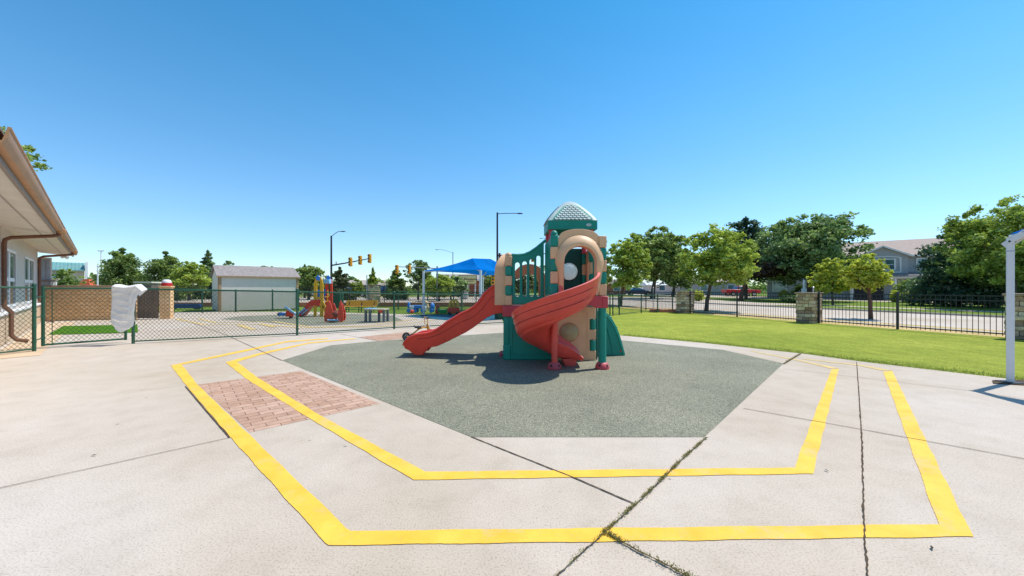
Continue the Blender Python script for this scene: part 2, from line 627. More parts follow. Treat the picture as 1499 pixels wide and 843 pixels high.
    def ball(s, c, rx, ry=None, rz=None, n=14, m=9):
        ry = ry or rx
        rz = rz or rx
        rings = []
        for i in range(1, m):
            t = PI * i / m
            rings.append([(c[0] + rx * math.sin(t) * math.cos(2 * PI * j / n), c[1] + ry * math.sin(t) * math.sin(2 * PI * j / n), c[2] + rz * math.cos(t)) for j in range(n)])
        return s.loft(rings)

    def build(s, name, mat, parent=None, bevel=0.0, smooth=True, fixn=True, angle=38, seg=2):
        me = bpy.data.meshes.new(name)
        me.from_pydata(s.v, [], s.f)
        if fixn:
            bm = bmesh.new()
            bm.from_mesh(me)
            bmesh.ops.recalc_face_normals(bm, faces=bm.faces)
            bm.to_mesh(me)
            bm.free()
        me.materials.append(mat)
        if smooth:
            me.polygons.foreach_set('use_smooth', [True] * len(me.polygons))
            me.set_sharp_from_angle(angle=R(angle))
        me.update()
        o = bpy.data.objects.new(name, me)
        C.objects.link(o)
        if parent is not None:
            o.parent = parent
        if bevel > 0:
            b = o.modifiers.new('bevel', 'BEVEL')
            b.width = bevel
            b.segments = seg
            b.limit_method = 'ANGLE'
            b.angle_limit = R(40)
        return o


def tag(o, label=None, cat=None, group=None, kind=None):
    if label:
        o['label'] = label
    if cat:
        o['category'] = cat
    if group:
        o['group'] = group
    if kind:
        o['kind'] = kind
    return o


def thing(name, label, cat, loc=(0, 0, 0), rz=0.0, group=None):
    o = bpy.data.objects.new(name, None)
    o.empty_display_size = 0.2
    C.objects.link(o)
    o.location = loc
    o.rotation_euler = (0, 0, rz)
    return tag(o, label, cat, group)


def copy_tree(o, parent=None):
    c = o.copy()
    C.objects.link(c)
    c.parent = parent
    for ch in [x for x in o.children]:
        copy_tree(ch, c)
    return c


def struct(name, mb, mat, **kw):
    return tag(mb.build(name, mat, None, **kw), kind='structure')


def jit_strip(pts, w, z, j=0.006, step=0.08, wj=0.3):
    """ribbon along a polyline with slightly uneven edges"""
    pts = [Vector((p[0], p[1], 0)) for p in pts]
    L = []
    for a, b in zip(pts[:-1], pts[1:]):
        n = max(1, int((b - a).length / step))
        for i in range(n):
            L.append(a.lerp(b, i / n))
    L.append(pts[-1])
    rows = []
    for i, p in enumerate(L):
        d = (L[min(i + 1, len(L) - 1)] - L[max(i - 1, 0)]).normalized()
        nrm = Vector((-d.y, d.x, 0))
        c = p + nrm * random.uniform(-j, j)
        ww = w * (1 + random.uniform(-wj, wj)) / 2
        rows.append([(c.x + nrm.x * ww, c.y + nrm.y * ww, z), (c.x - nrm.x * ww, c.y - nrm.y * ww, z)])
    return MB().grid(rows)


# ------------------------------------------------------------------ camera, light, sky
cam = bpy.data.cameras.new('camera')
cam.sensor_width = 36
cam.lens = F / 1499 * 36
cam.clip_start = 0.05
cam.clip_end = 3000
co = bpy.data.objects.new('camera', cam)
C.objects.link(co)
co.location = (0, 0, EYE)
co.rotation_euler = (R(90), 0, 0)
scene.camera = co

SUN_EL = 61.5
SUN_AZ = math.atan2(0.922, 0.387)     # from +Y towards +X
w = bpy.data.worlds.new('World')
scene.world = w
w.use_nodes = True
nt = w.node_tree
nt.nodes.clear()
wo = nt.nodes.new('ShaderNodeOutputWorld')
bg = nt.nodes.new('ShaderNodeBackground')
sky = nt.nodes.new('ShaderNodeTexSky')
sky.sky_type = 'NISHITA'
sky.sun_disc = False
sky.sun_elevation = R(SUN_EL)
sky.sun_rotation = SUN_AZ
sky.altitude = 1600
sky.air_density = 1.0
sky.dust_density = 0.5
sky.ozone_density = 1.6
bg.inputs[1].default_value = 0.14
tcw = nt.nodes.new('ShaderNodeTexCoord')
spw = nt.nodes.new('ShaderNodeSeparateXYZ')
nt.links.new(tcw.outputs['Generated'], spw.inputs[0])
# sky model rescaled by height; unseen zenith brightened as added fill for the shadows
rw = ramp(nt, [(0.0, (.265, .285, .30)), (0.2, (.235, .335, .365)), (0.38, (.175, .355, .395)), (0.62, (.095, .34, .40)), (0.85, (.30, .34, .34)), (1.0, (.36, .37, .36))])
nt.links.new(spw.outputs[2], rw.inputs[0])
t0_ = mixc(nt, sky.outputs[0], rw.outputs[0], 1.0, 'MULTIPLY')
tint = mixc(nt, t0_, (4.0, 4.0, 4.0), 1.0, 'MULTIPLY')
nt.links.new(tint, bg.inputs[0])
nt.links.new(bg.outputs[0], wo.inputs[0])

sl = bpy.data.lights.new('sun', 'SUN')
sl.energy = 5.0
sl.angle = R(0.53)
sl.color = (1.0, 0.955, 0.88)
so = bpy.data.objects.new('sun', sl)
C.objects.link(so)
sd = Vector((math.cos(R(SUN_EL)) * math.sin(SUN_AZ), math.cos(R(SUN_EL)) * math.cos(SUN_AZ), math.sin(R(SUN_EL))))
so.rotation_euler = sd.to_track_quat('Z', 'Y').to_euler()
scene.view_settings.view_transform = 'Standard'
scene.view_settings.look = 'None'
scene.view_settings.exposure = 0

# ------------------------------------------------------------------ ground
struct('ground', MB().sheet([(-900, -200), (900, -200), (900, 1500), (-900, 1500)], -0.03), M_LAWN)
edge = [(7.74, 5.58), (6.65, 7.03), (6.2, 7.88), (4.88, 9.4), (3.2, 10.9), (1.0, 12.6), (-0.3, 14.0)]
struct('concrete_paving', MB().sheet([(-45, -14), (16, -14), (10.5, 1.6)] + edge + [(-0.6, 19.0), (-4.5, 19.35), (-8, 20.4), (-12, 21.9), (-20, 21.6), (-45, 21.6)], 0.0), M_CONC)
# fence line of the street side
P1 = Vector((12.05, 14.97))
FD = Vector((-0.376, 0.9266)).normalized()      # away along the street
FN = Vector((FD.y, -FD.x))                      # towards the street


def FP(s, off):
    q = P1 + FD * s + FN * off
    return (q.x, q.y)


struct('turf_field', MB().sheet([(10.5, 1.6), (16.6, 3.0)] + [FP(-8, 0.12), FP(13, 0.12), (4.5, 30), (2, 28), (4.9, 18.7), (-0.28, 14.05)] + edge[::-1][1:], -0.004), M_TURF)
struct('street_verge', MB().sheet([FP(-20, 0.12), FP(60, 0.12), FP(60, 2.9), FP(-20, 2.9)], -0.018), M_VERGE)
struct('sidewalk', MB().sheet([FP(-20, 1.75), FP(60, 1.75), FP(60, 2.15), FP(-20, 2.15)], -0.012), M_CONC2)
struct('street', MB().sheet([FP(-40, 2.9), FP(110, 2.9), FP(110, 11.8), FP(-40, 11.8)], -0.022), M_CONC2)
struct('kerb', MB().box(0, 150, 0, 0.15, -0.03, 0.08, Matrix.Translation((*FP(-40, 11.8), 0)) @ Matrix.Rotation(math.atan2(FD.y, FD.x), 4, 'Z')), M_CONC2)
struct('cross_street', MB().sheet([(-160, 30.5), (24, 30.5), (24, 58), (-160, 58)], -0.018), M_CONC2)
struct('cross_street_median', MB().sheet([(-160, 58), (60, 58), (60, 60), (-160, 60)], -0.014), M_VERGE)
struct('far_parking', MB().sheet([FP(-30, 33), FP(95, 33), FP(95, 47), FP(-30, 47)], -0.02), M_CONC2)
struct('far_path', MB().sheet([FP(-30, 17.5), FP(95, 17.5), FP(95, 19.0), FP(-30, 19.0)], -0.02), M_CONC2)

pad_px = [(690, 640), (1031, 640), (1147, 532), (1057, 512), (908, 498), (736, 487), (555, 499), (484, 505.5), (413, 527.5)]
struct('rubber_pad', MB().sheet([G(*p) for p in pad_px], 0.003), M_PAD)
pad2 = [(322, 467), (352, 463), (415, 460.5), (520, 459.5), (575, 462), (592, 470), (500, 475.5), (440, 477), (400, 473)]
struct('play_area_pad', MB().sheet([G(*p) for p in pad2], 0.004), M_PAD)
struct('blue_pad', MB().sheet([G(*p) for p in [(592, 463.5), (640, 460.8), (735, 460.5), (760, 466), (690, 471), (655, 469)]], 0.006), M_BLUEPAD)
pv = [G(*p) for p in [(290, 563), (440, 543), (556, 591), (366, 633)]]
ob = MB().sheet([(p[0] - pv[0][0], p[1] - pv[0][1]) for p in pv], 0.0)
o = struct('brick_pavers', ob, M_PAVER)
o.location = (pv[0][0], pv[0][1], 0.002)
o = struct('brick_pavers', MB().sheet([G(*p) for p in [(524, 493.5), (592, 486.2), (650, 489), (556, 499.3)]], 0.002), M_PAVER)
struct('turf_mat', MB().sheet([G(*p) for p in [(70, 490.5), (185, 487.5), (202, 486.5), (201, 475.5), (92, 477.5)]], 0.012), M_MAT)


def line_poly(out_px, in_px, name, mat=None):
    """painted band between an outer and an inner edge"""
    rows = []
    for i in range(len(out_px) - 1):
        a0, a1 = Vector(G(*out_px[i])), Vector(G(*out_px[i + 1]))
        b0, b1 = Vector(G(*in_px[i])), Vector(G(*in_px[i + 1]))
        n = max(2, int((a1 - a0).length / 0.03))
        for k in range(n + (1 if i == len(out_px) - 2 else 0)):
            t = k / n
            p, q = a0.lerp(a1, t), b0.lerp(b1, t)
            d = (p - q).normalized()
            wob = .003 * math.sin(k * .31 + i) + random.uniform(-.0016, .0016)
            p = p + d * wob
            q = q + d * (.003 * math.sin(k * .23 + 2 * i) + random.uniform(-.0016, .0016))
            rows.append([(p.x, p.y, 0.0042), (q.x, q.y, 0.0042)])
    struct(name, MB().grid(rows), mat or M_LINE)


line_poly([(480, 495), (419, 499.5), (366, 510.5), (250, 535), (273, 565), (338, 641), (480, 799), (1424, 786), (1306, 543)],
          [(480, 496.3), (419, 501.2), (368, 512.8), (266, 534), (289, 563), (362, 634), (512, 778), (1374, 768), (1293, 544.5)], 'yellow_line')
line_poly([(1306, 542.6), (1262, 534.5), (1175, 525)], [(1293, 543.0), (1258, 535.6), (1175, 525.9)], 'yellow_line', M_LINE2)
line_poly([(1228, 539.6), (1180, 529), (1100, 513.5)], [(1217, 540.0), (1178, 530.2), (1100, 514.5)], 'yellow_line', M_LINE2)
line_poly([(520, 495.2), (452, 501.4), (378, 517.5), (330, 530.5), (361, 555), (452, 612), (605, 703), (1190, 694), (1228, 540)],
          [(520, 496.3), (452, 503), (380, 519.8), (347, 530), (377, 553), (470, 609), (622, 691), (1163, 685), (1217, 541.3)], 'yellow_line')
for k, (pp, ww) in enumerate([([(258, 467), (300, 475.5), (385, 474.5), (440, 480), (560, 478), (640, 468)], 0.16),
                              ([(292, 467), (316, 472.5), (400, 470.5), (455, 479), (540, 477), (610, 467)], 0.16),
                              ([(262, 467), (310, 464.5), (380, 461)], 0.10), ([(350, 476), (372, 483)], 0.2), ([(380, 474), (402, 479)], 0.2)]):
    struct('yellow_line', jit_strip([G(*p) for p in pp], ww, 0.0065 + 0.0015 * k, 0.004, 0.15, 0.1), M_LINE2)

# slab joints and cracks
joints = [([(690, 640), (760, 668), (845, 702), (928, 738)], .012), ([(1088, 598), (1256, 628), (1499, 672), (1700, 708)], .010),
          ([(1147, 540), (1260, 553), (1425, 573), (1600, 600)], .008), ([(1254, 530), (1257, 570), (1262, 650), (1264, 740), (1266, 790), (1271, 860)], .009),
          ([(-120, 741), (0, 715), (170, 678), (337, 641)], .007), ([(271.5, 566), (302, 602), (336.5, 641.5)], .012), ([(262, 466), (330, 490), (413, 528)], .012),
          ([(205, 572), (270, 565.5), (292, 562.5)], .006), ([(1172, 518), (1147, 533)], .03), ([(498, 489), (556, 499.5)], .012)]
for k, (pp, ww) in enumerate(joints):
    struct('slab_joint', jit_strip([G(*p) for p in pp], ww, 0.0060 + 0.0002 * k, 0.0012 if k != 3 else 0.003, 0.04 if k != 3 else .025, .15 if k != 3 else .5), M_JOINT)
weedy = [([(1034, 642), (1000, 672), (960, 712), (928, 742), (905, 762), (882, 784)], .022), ([(882, 784), (850, 812), (805, 855)], .02), ([(888, 782), (930, 806), (975, 829), (1030, 858)], .034)]
for k, (pp, ww) in enumerate(weedy):
    struct('slab_joint', jit_strip([G(*p) for p in pp], ww * .32, 0.0084 + 0.0004 * k, 0.003, 0.02, 0.6), M_JOINT)


def weeds(pp, ww, dens, name, seed):
    rnd = random.Random(seed)
    mb = MB()
    tones = []
    pts = [Vector(G(*p)) for p in pp]
    for a, b in zip(pts[:-1], pts[1:]):
        L = (b - a).length
        for i in range(int(L * dens)):
            t = rnd.random()
            c = a.lerp(b, t)
            if math.sin(c.x * 23 + c.y * 11 + seed) + rnd.uniform(-.9, .9) < -0.35:
                continue
            d = (b - a).normalized()
            nn = Vector((-d.y, d.x))
            c = c + nn * rnd.gauss(0, ww * .33)
            h = rnd.uniform(.003, .010)
            if rnd.random() < .1:
                h *= 1.7
            an = rnd.uniform(0, 2 * PI)
            lean = rnd.uniform(0.2, 1.3) * h
            wd = rnd.uniform(.0015, .004)
            dx, dy = math.cos(an), math.sin(an)
            base = (c.x, c.y, .013)
            mb.add([(base[0] - dy * wd, base[1] + dx * wd, .013), (base[0] + dy * wd, base[1] - dx * wd, .013), (base[0] + dx * lean, base[1] + dy * lean, .013 + h)], [(0, 1, 2)])
            tones.append(rnd.random())
    o = mb.build(name, m_leaf('weed_leaf', (0.16, 0.11, 0.045), (0.38, 0.36, 0.09)), None, smooth=False, fixn=False)
    at = o.data.attributes.new('tone', 'FLOAT', 'FACE')
    at.data.foreach_set('value', tones)
    return o


for k, (pp, ww) in enumerate(weedy):
    o = weeds(pp, ww, [2000, 500, 3200][k], 'weeds', k + 3)
    tag(o, ['low green weeds growing in the diagonal slab joint below the rubber pad', 'sparse weeds in the joint running out to the bottom left of the yellow line',
            'brown and green weeds in the wide joint at the bottom centre'][k], 'weeds', None, 'stuff')
o = weeds([(1173, 517.5), (1150, 531)], .05, 700, 'weeds', 12)
tag(o, 'small weeds in the joint at the right corner of the rubber pad', 'weeds', None, 'stuff')
# turf blades along the near edge of the field so that it does not end in a cut line
rnd = random.Random(4)
mb = MB()
tn = []
ed = [(9.2, 3.55)] + edge[:5]
for a, b in zip(ed[:-1], ed[1:]):
    a, b = Vector(a), Vector(b)
    L = (b - a).length
    d = (b - a).normalized()
    nn = Vector((d.y, -d.x))
    for i in range(int(L * 900)):
        c = a.lerp(b, rnd.random()) + nn * (abs(rnd.gauss(0, .22)) - .02)
        h = rnd.uniform(.01, .035)
        an = rnd.uniform(0, 2 * PI)
        dx, dy = math.cos(an), math.sin(an)
        mb.add([(c.x - dy * .004, c.y + dx * .004, -.003), (c.x + dy * .004, c.y - dx * .004, -.003), (c.x + dx * h * .6, c.y + dy * h * .6, h)], [(0, 1, 2)])
        tn.append(rnd.random())
o = mb.build('turf_blades', m_leaf('turf_blade', (0.14, 0.19, 0.02), (0.42, 0.46, 0.10)), None, smooth=False, fixn=False)
o.data.attributes.new('tone', 'FLOAT', 'FACE').data.foreach_set('value', tn)
tag(o, 'short green turf blades along the edge of the concrete', 'grass', None, 'stuff')


# a few dead leaves / twigs on the slab
for k, (px, py, a) in enumerate([(1364, 804, 0.8), (137, 668, .3), (1210, 690, 1.7)]):
    x, y = G(px, py)
    o = MB().add([(-.02, 0, 0.003), (0, -.007, .006), (.022, 0, .004), (0, .007, .009)], [(0, 1, 2, 3)]).build('dead_leaf', M_JOINT, smooth=False)
    o.location = (x, y, .006)
    o.rotation_euler = (0, 0, a)
    tag(o, ['dark dead leaf on the concrete below the right end of the outer yellow line', 'tiny dark dead leaf on the bare concrete at the left of the paving', 'small dead leaf between the two yellow bands at the right'][k], 'leaf')

# ------------------------------------------------------------------ play structure
ps = thing('play_structure', 'green, tan and red plastic play tower with a wavy slide and a spiral slide', 'play structure', (0.75, 7.2, 0))
O = Vector((0.75, 7.2, 0))


def XZ(y):          # plate facing the viewer side: u = x, v = z, w = depth
    return lambda u, v, w: (u - O.x, y + w - O.y, v)


def YZ(x):
    return lambda u, v, w: (x + w - O.x, u - O.y, v)


def PB(mb_args):
    pass


def pbox(x0, x1, y0, y1, z0, z1, name, mat, bevel=.012, parent=None, mb=None):
    m = mb or MB()
    m.box(x0 - O.x, x1 - O.x, y0 - O.y, y1 - O.y, z0, z1)
    if name:
        return m.build(name, mat, parent or ps, bevel)
    return m


def arch(cx, hw, z0, zs, rise, n=12):
    """outline of an arched opening, counter-clockwise from lower left"""
    pts = [(cx - hw, z0), (cx + hw, z0)]
    for i in range(n + 1):
        t = PI * i / n
        pts.append((cx + hw * math.cos(t), zs + rise * math.sin(t)))
    return pts


def circ(cx, cz, r, n=24):
    return [(cx + r * math.cos(2 * PI * i / n), cz + r * math.sin(2 * PI * i / n)) for i in range(n)]


def rrect(x0, x1, z0, z1, r, n=4):
    pts = []
    for (cx, cz, a0) in ((x1 - r, z0 + r, -PI / 2), (x1 - r, z1 - r, 0), (x0 + r, z1 - r, PI / 2), (x0 + r, z0 + r, PI)):
        for i in range(n + 1):
            t = a0 + PI / 2 * i / n
            pts.append((cx + r * math.cos(t), cz + r * math.sin(t)))
    return pts


# lower walls
m = MB()
m.plate([(-.155, 0), (.80, 0), (.80, .845), (-.155, .845)], [], 0, .07, XZ(7.18))
lw = m.build('lower_wall', M_GREEN, ps, .02)
# raised border on the green wall
m = MB()
m.plate(rrect(-.02, .76, .10, .74, .06), [rrect(.01, .73, .13, .71, .05)], -.012, .002, XZ(7.18))
m.build('raised_border', M_GREEN, lw, .004)
m = MB()
m.box(-.175 - O.x, -.02 - O.x, 7.165 - O.y, 7.28 - O.y, 0, .30)
m.box(-.168 - O.x, -.05 - O.x, 7.168 - O.y, 7.27 - O.y, .30, .845)
m.build('wall_corner', M_GREEN, lw, .02)
# left side wall under the deck
m = MB()
m.plate([(7.25, 0), (8.05, 0), (8.05, .845), (7.25, .845)], [], 0, .06, YZ(-.155))
m.build('lower_wall', M_GREEN, ps, .02)
m = MB()
m.plate([(7.25, 0), (8.05, 0), (8.05, .845), (7.25, .845)], [], 0, .06, XZ(8.02) if False else YZ(.74))
# tan lower wall with amber bubble
hole = circ(1.10, .545, .185)
m = MB()
# notched right edge where the green fingers fit
outl = [(.80, 0), (1.62, 0), (1.62, .19), (1.50, .19), (1.50, .40), (1.62, .40), (1.62, .60), (1.50, .60), (1.50, .80), (1.62, .80), (1.62, 1.04), (.80, 1.04)]
m.plate(outl, [hole], 0, .07, XZ(7.11))
tw = m.build('lower_wall', M_TAN, ps, .012)
tag(tw, 'tan lower wall with a round amber bubble window')
m = MB()
m.plate(rrect(.86, 1.46, .10, .95, .05), [rrect(.872, 1.448, .112, .938, .045)], -.008, .002, XZ(7.11))
m.build('raised_border', M_TAN, tw)
for z0, z1 in ((.195, .395), (.605, .795)):
    m = MB()
    m.tube([(1.56 - O.x, 7.145 - O.y, z0), (1.56 - O.x, 7.145 - O.y, z1)], .058, 16)
    m.build('green_knuckle', M_GREEN, tw, .008)


def bubble(x, y, z, r, mat, sgn=-1, axis='y', parent=None, depth=None):
    depth = depth or r * .55
    prof = [(r * math.sin(t), sgn * depth * math.cos(t)) for t in [PI / 2 * i / 8 for i in range(1, 9)]][::-1]
    prof.append((0.002, sgn * depth))
    mb = MB()
    mb.lathe(prof, (x - O.x, y - O.y, z), 28, axis)
    b = mb.build('bubble_window', mat, parent or ps, 0, angle=60)
    mb = MB()
    n = 28
    ring = []
    for i in range(n + 1):
        t = 2 * PI * i / n
        if axis == 'y':
            ring.append((x - O.x + r * math.cos(t), y - O.y, z + r * math.sin(t)))
        else:
            ring.append((x - O.x, y - O.y + r * math.cos(t), z + r * math.sin(t)))
    mb.tube(ring, .011, 8, cap=False)
    mb.build('window_ring', M_PLUG if mat is M_BUB else M_TAN2, b)
    return b


bubble(1.10, 7.108, .545, .18, M_BUB2, -1, 'y', tw)

# right lower side wall, back walls
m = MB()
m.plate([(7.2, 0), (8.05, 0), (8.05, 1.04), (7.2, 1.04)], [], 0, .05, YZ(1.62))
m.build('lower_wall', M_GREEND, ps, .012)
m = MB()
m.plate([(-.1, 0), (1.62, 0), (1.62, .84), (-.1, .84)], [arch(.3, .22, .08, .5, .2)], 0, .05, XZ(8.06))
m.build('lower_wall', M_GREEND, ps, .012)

# decks and red bands
pbox(-.13, .74, 7.22, 8.06, .97, 1.03, 'deck', M_BRK)
pbox(.74, 1.64, 7.22, 8.06, 1.16, 1.22, 'deck', M_BRK)
pbox(.72, 1.60, 6.40, 7.20, 1.16, 1.22, 'deck', M_BRK)
m = MB()
m.plate([(-.185, .845), (.10, .845), (.13, .905), (.42, .905), (.45, .845), (.72, .845), (.72, 1.062), (-.185, 1.062)], [], -.03, .07, XZ(7.17))
m.build('deck_band', M_BRK, ps, .014)
m = MB()
m.plate([(7.25, .845), (8.1, .845), (8.1, 1.062), (7.25, 1.062)], [], 0, .06, YZ(-.19))
m.build('deck_band', M_BRK, ps, .014)
m = MB()
m.plate([(6.32, 1.055), (6.46, 1.055), (6.5, 1.10), (7.1, 1.10), (7.2, 1.055), (7.2, 1.262), (6.32, 1.262)], [], 0, .10, YZ(1.55))
m.build('deck_band', M_BRK, ps, .014)
m = MB()
m.plate([(.68, 1.10), (1.38, 1.10), (1.45, 1.055), (1.648, 1.055), (1.648, 1.262), (.68, 1.262)], [], 0, .08, XZ(6.33))
m.build('deck_band', M_BRK, ps, .014)
m = MB()
m.plate([(6.42, 1.10), (7.16, 1.10), (7.16, 1.262), (6.42, 1.262)], [], 0, .07, YZ(.68))
m.build('deck_band', M_BRK, ps, .014)

# legs
foot_prof = [(.12, 0), (.12, .035), (.105, .075), (.085, .105), (.05, .12)]


def leg(x, y, h, mat, r, r_top=None):
    mb = MB()
    mb.tube([(x - O.x, y - O.y, .09), (x - O.x, y - O.y, h)], r, 18, r_top)
    l = mb.build('leg', mat, ps)
    mb = MB()
    mb.lathe(foot_prof, (x - O.x, y - O.y, .004), 24)
    f = mb.build('foot', M_BRK, l, .006)
    for a in (-2.2, -.9):
        mb = MB()
        mb.lathe([(.019, 0), (.019, .02)], (0, 0, 0), 12, 'z')
        b = mb.build('bolt_socket', M_PLUG, f)
        nx, ny = math.cos(a), math.sin(a)
        b.location = (x - O.x + nx * .098, y - O.y + ny * .098, .065)
        b.rotation_euler = Vector((nx * .8, ny * .8, .6)).to_track_quat('Z', 'Y').to_euler()
    return l


leg(1.565, 6.40, 1.06, M_GREEN, .068)
leg(.735, 6.38, .98, M_RED2, .052, .062)
for x, y in ((-.21, 7.6), (-.21, 7.85)):
    mb = MB()
    mb.lathe([(.06, 0), (.055, .04), (.03, .06)], (x - O.x, y - O.y, .004), 14)
    mb.build('anchor_foot', M_BRK, ps)

# spiral-side arch panel (tan) ---------------------------------------------
opn = arch(1.165, .275, 1.265, 1.84, .275, 14)
top = []
for i in range(15):
    t = PI * i / 14
    top.append((1.165 + .37 * math.cos(t), 1.98 + .42 * math.sin(t) ** .8 if math.sin(t) > 0 else 1.98))
outl = [(.79, 1.265), (1.515, 1.265), (1.515, 2.30)] + [(1.16 + .34 * math.cos(PI * i / 16), 2.295 + .13 * math.sin(PI * i / 16)) for i in range(1, 16)] + [(.80, 2.26), (.79, 2.22)]
m = MB()
m.plate(outl, [[(p[0], p[1] + (.02 if k < 2 else 0)) for k, p in enumerate(opn)]], 0, .07, XZ(6.40))
ap = m.build('arch_panel', M_TAN, ps, .012)
tag(ap, 'tan arch panel over the spiral slide')
# hood lip around the opening
rings = []
for (dy, ro) in ((0.01, .155), (-.03, .15), (-.07, .128), (-.105, .095), (-.135, .055), (-.148, .02), (-.14, .002), (-.07, .0), (.0, .0)):
    n = 22
    row = []
    zs_ = [1.275, 1.40, 1.55, 1.70]
    prm = [(1.165 + .275 + ro * (.45 + .55 * k / 4), z, k / 4) for k, z in enumerate(zs_)]
    for i in range(n + 1):
        t = PI * i / n
        prm.append((1.165 + (.275 + ro) * math.cos(t), 1.84 + (.275 + ro * 1.3) * math.sin(t), 1.0))
    prm += [(1.165 - .275 - ro * (.45 + .55 * k / 4) * .8, z, k / 4) for k, z in list(enumerate(zs_))[::-1]]
    rings.append([(x - O.x, 6.40 + dy * (.22 + .78 * f) - O.y, z) for x, z, f in prm])
MB().grid(rings).build('arch_hood', M_TAN, ap, 0, angle=60)

# interlocking corner columns
def column(x, y, z0, z1, seq, w=.125, cap=True, capmat=None):
    """stack of knuckle blocks; seq of materials from the bottom"""
    h = (z1 - z0) / len(seq)
    for i, mt in enumerate(seq):
        mb = MB()
        a = z0 + i * h + .002
        b = z0 + (i + 1) * h - .002
        r = w / 2
        mb.box(x - r - O.x, x + r - O.x, y - r - O.y, y + r - O.y, a, b)
        mb.build('corner_knuckle', mt, ps, .028 if mt is M_GREEN else .016, seg=3)
    if cap:
        mb = MB()
        mb.lathe([(w * .46, 0), (w * .46, .02), (w * .36, .05), (w * .2, .068), (.004, .074)], (x - O.x, y - O.y, z1 + .001), 18)
        mb.build('corner_cap', capmat or M_TAN, ps, 0, angle=60)


T, Gn = M_TAN, M_GREEN
column(1.572, 6.43, 1.265, 2.305, [T, Gn, T, Gn, T], .13, False)
column(.735, 6.43, 1.265, 2.33, [Gn, T, Gn, T, Gn], .13, True, M_GREEN)
column(-.065, 7.20, 1.065, 2.02, [T, Gn, T, Gn, T], .135)
column(-.065, 8.03, 1.065, 2.02, [T, Gn, T, Gn, T], .135)

# curved green railings ------------------------------------------------------
def slot(cx, hw, z0, z1, n=6):
    pts = []
    for i in range(n + 1):
        t = PI + PI * i / n
        pts.append((cx + hw * math.cos(t), z0 + hw * math.sin(t) + hw))
    for i in range(n + 1):
        t = PI * i / n
        pts.append((cx + hw * math.cos(t), z1 - hw + hw * math.sin(t)))
    return pts


m = MB()
xs = [-.0, .12, .24, .36, .48, .60]
tops = [2.045, 2.035, 2.05, 2.10, 2.18, 2.28]
outl = [(-.0, 1.09), (.62, 1.09)] + [(.62, 2.30)] + [(x, z) for x, z in list(zip(xs, tops))[::-1]]
holes = [slot(.105, .045, 1.23, 1.90), slot(.245, .045, 1.23, 1.92), slot(.385, .045, 1.23, 1.965), slot(.515, .04, 1.23, 2.03)]
m.plate(outl, holes, 0, .045, XZ(7.17))
rl = m.build('railing', M_GREEN, ps, .010)
m = MB()
m.tube([(x - O.x, 7.19 - O.y, z) for x, z in zip(xs + [.66], tops + [2.33])], .030, 10)
m.build('handrail', M_GREEN, rl, 0, angle=60)
# side piece that joins the railing to the front column
m = MB()
a, b = Vector((.64, 7.19)), Vector((.725, 6.50))


def diag(u, v, w):
    q = a.lerp(b, u)
    return (q.x + w - O.x, q.y - O.y, v)


m.plate([(0, 1.27), (1, 1.27), (1, 2.345), (.9, 2.36), (.6, 2.30), (0, 2.25)], [[(.18, 1.40), (.36, 1.40), (.36, 2.1), (.18, 2.1)], [(.56, 1.40), (.76, 1.40), (.76, 2.13), (.56, 2.13)]], 0, .045, diag)
m.build('railing', M_GREEN, ps, .010)
# right side railing of the front deck
m = MB()
m.plate([(6.5, 1.27), (7.15, 1.27), (7.15, 2.1), (6.8, 2.05), (6.5, 2.2)], [slot(6.65, .05, 1.38, 1.95), slot(6.82, .05, 1.38, 1.9), slot(6.99, .05, 1.38, 1.92)], 0, .045, YZ(1.56))
m.build('railing', M_GREEN, ps, .010)

# left deck: back tan arch, left hood
m = MB()
m.plate([(.02, 1.07), (.72, 1.07), (.72, 1.62)] + [(.37 + .35 * math.cos(PI * i / 14), 1.62 + .30 * math.sin(PI * i / 14)) for i in range(15)] + [(.02, 1.62)], [arch(.37, .21, 1.12, 1.50, .2)], 0, .07, XZ(7.98))
m.build('arch_panel', M_TAN2, ps, .012)
tag(ps.children[-1], 'deep tan arch panel at the back of the low deck')
# hood over the wavy slide: tunnel arch whose lip falls back towards the top
rings = []
hw = .385
cy = 7.62
n = 22


def hood_ring(k, inner):
    out = []
    for i in range(n + 1):
        t = PI * i / n
        rr = hw - (.045 if inner else 0)
        y = cy - rr * math.cos(t) * 1.0
        z = 1.72 + (rr) * math.sin(t)
        # lip position: straight below the spring, pulled back at the crown
        lip = -.34 + .17 * (math.sin(t) ** 2)
        x = -.12 + (lip + .12) * k
        out.append((x - O.x, y - O.y, z))
    first = (out[0][0], out[0][1], 1.065)
    last = (out[-1][0], out[-1][1], 1.065)
    return [first] + out + [last]


m = MB()
m.grid([hood_ring(0, False), hood_ring(.6, False), hood_ring(.93, False), hood_ring(1, False)[:], hood_ring(1.0, True), hood_ring(0, True)])
m.build('slide_hood', M_TAN, ps, 0, angle=50)
m = MB()
m.plate([(7.23, 1.065), (8.02, 1.065), (8.02, 1.72)] + [(7.62 + .40 * math.cos(PI * i / 14), 1.72 + .40 * math.sin(PI * i / 14)) for i in range(1, 14)] + [(7.23, 1.72)], [arch(7.62, .27, 1.10, 1.68, .27)], 0, .05, YZ(-.135))
m.build('arch_panel', M_TAN, ps, .01)

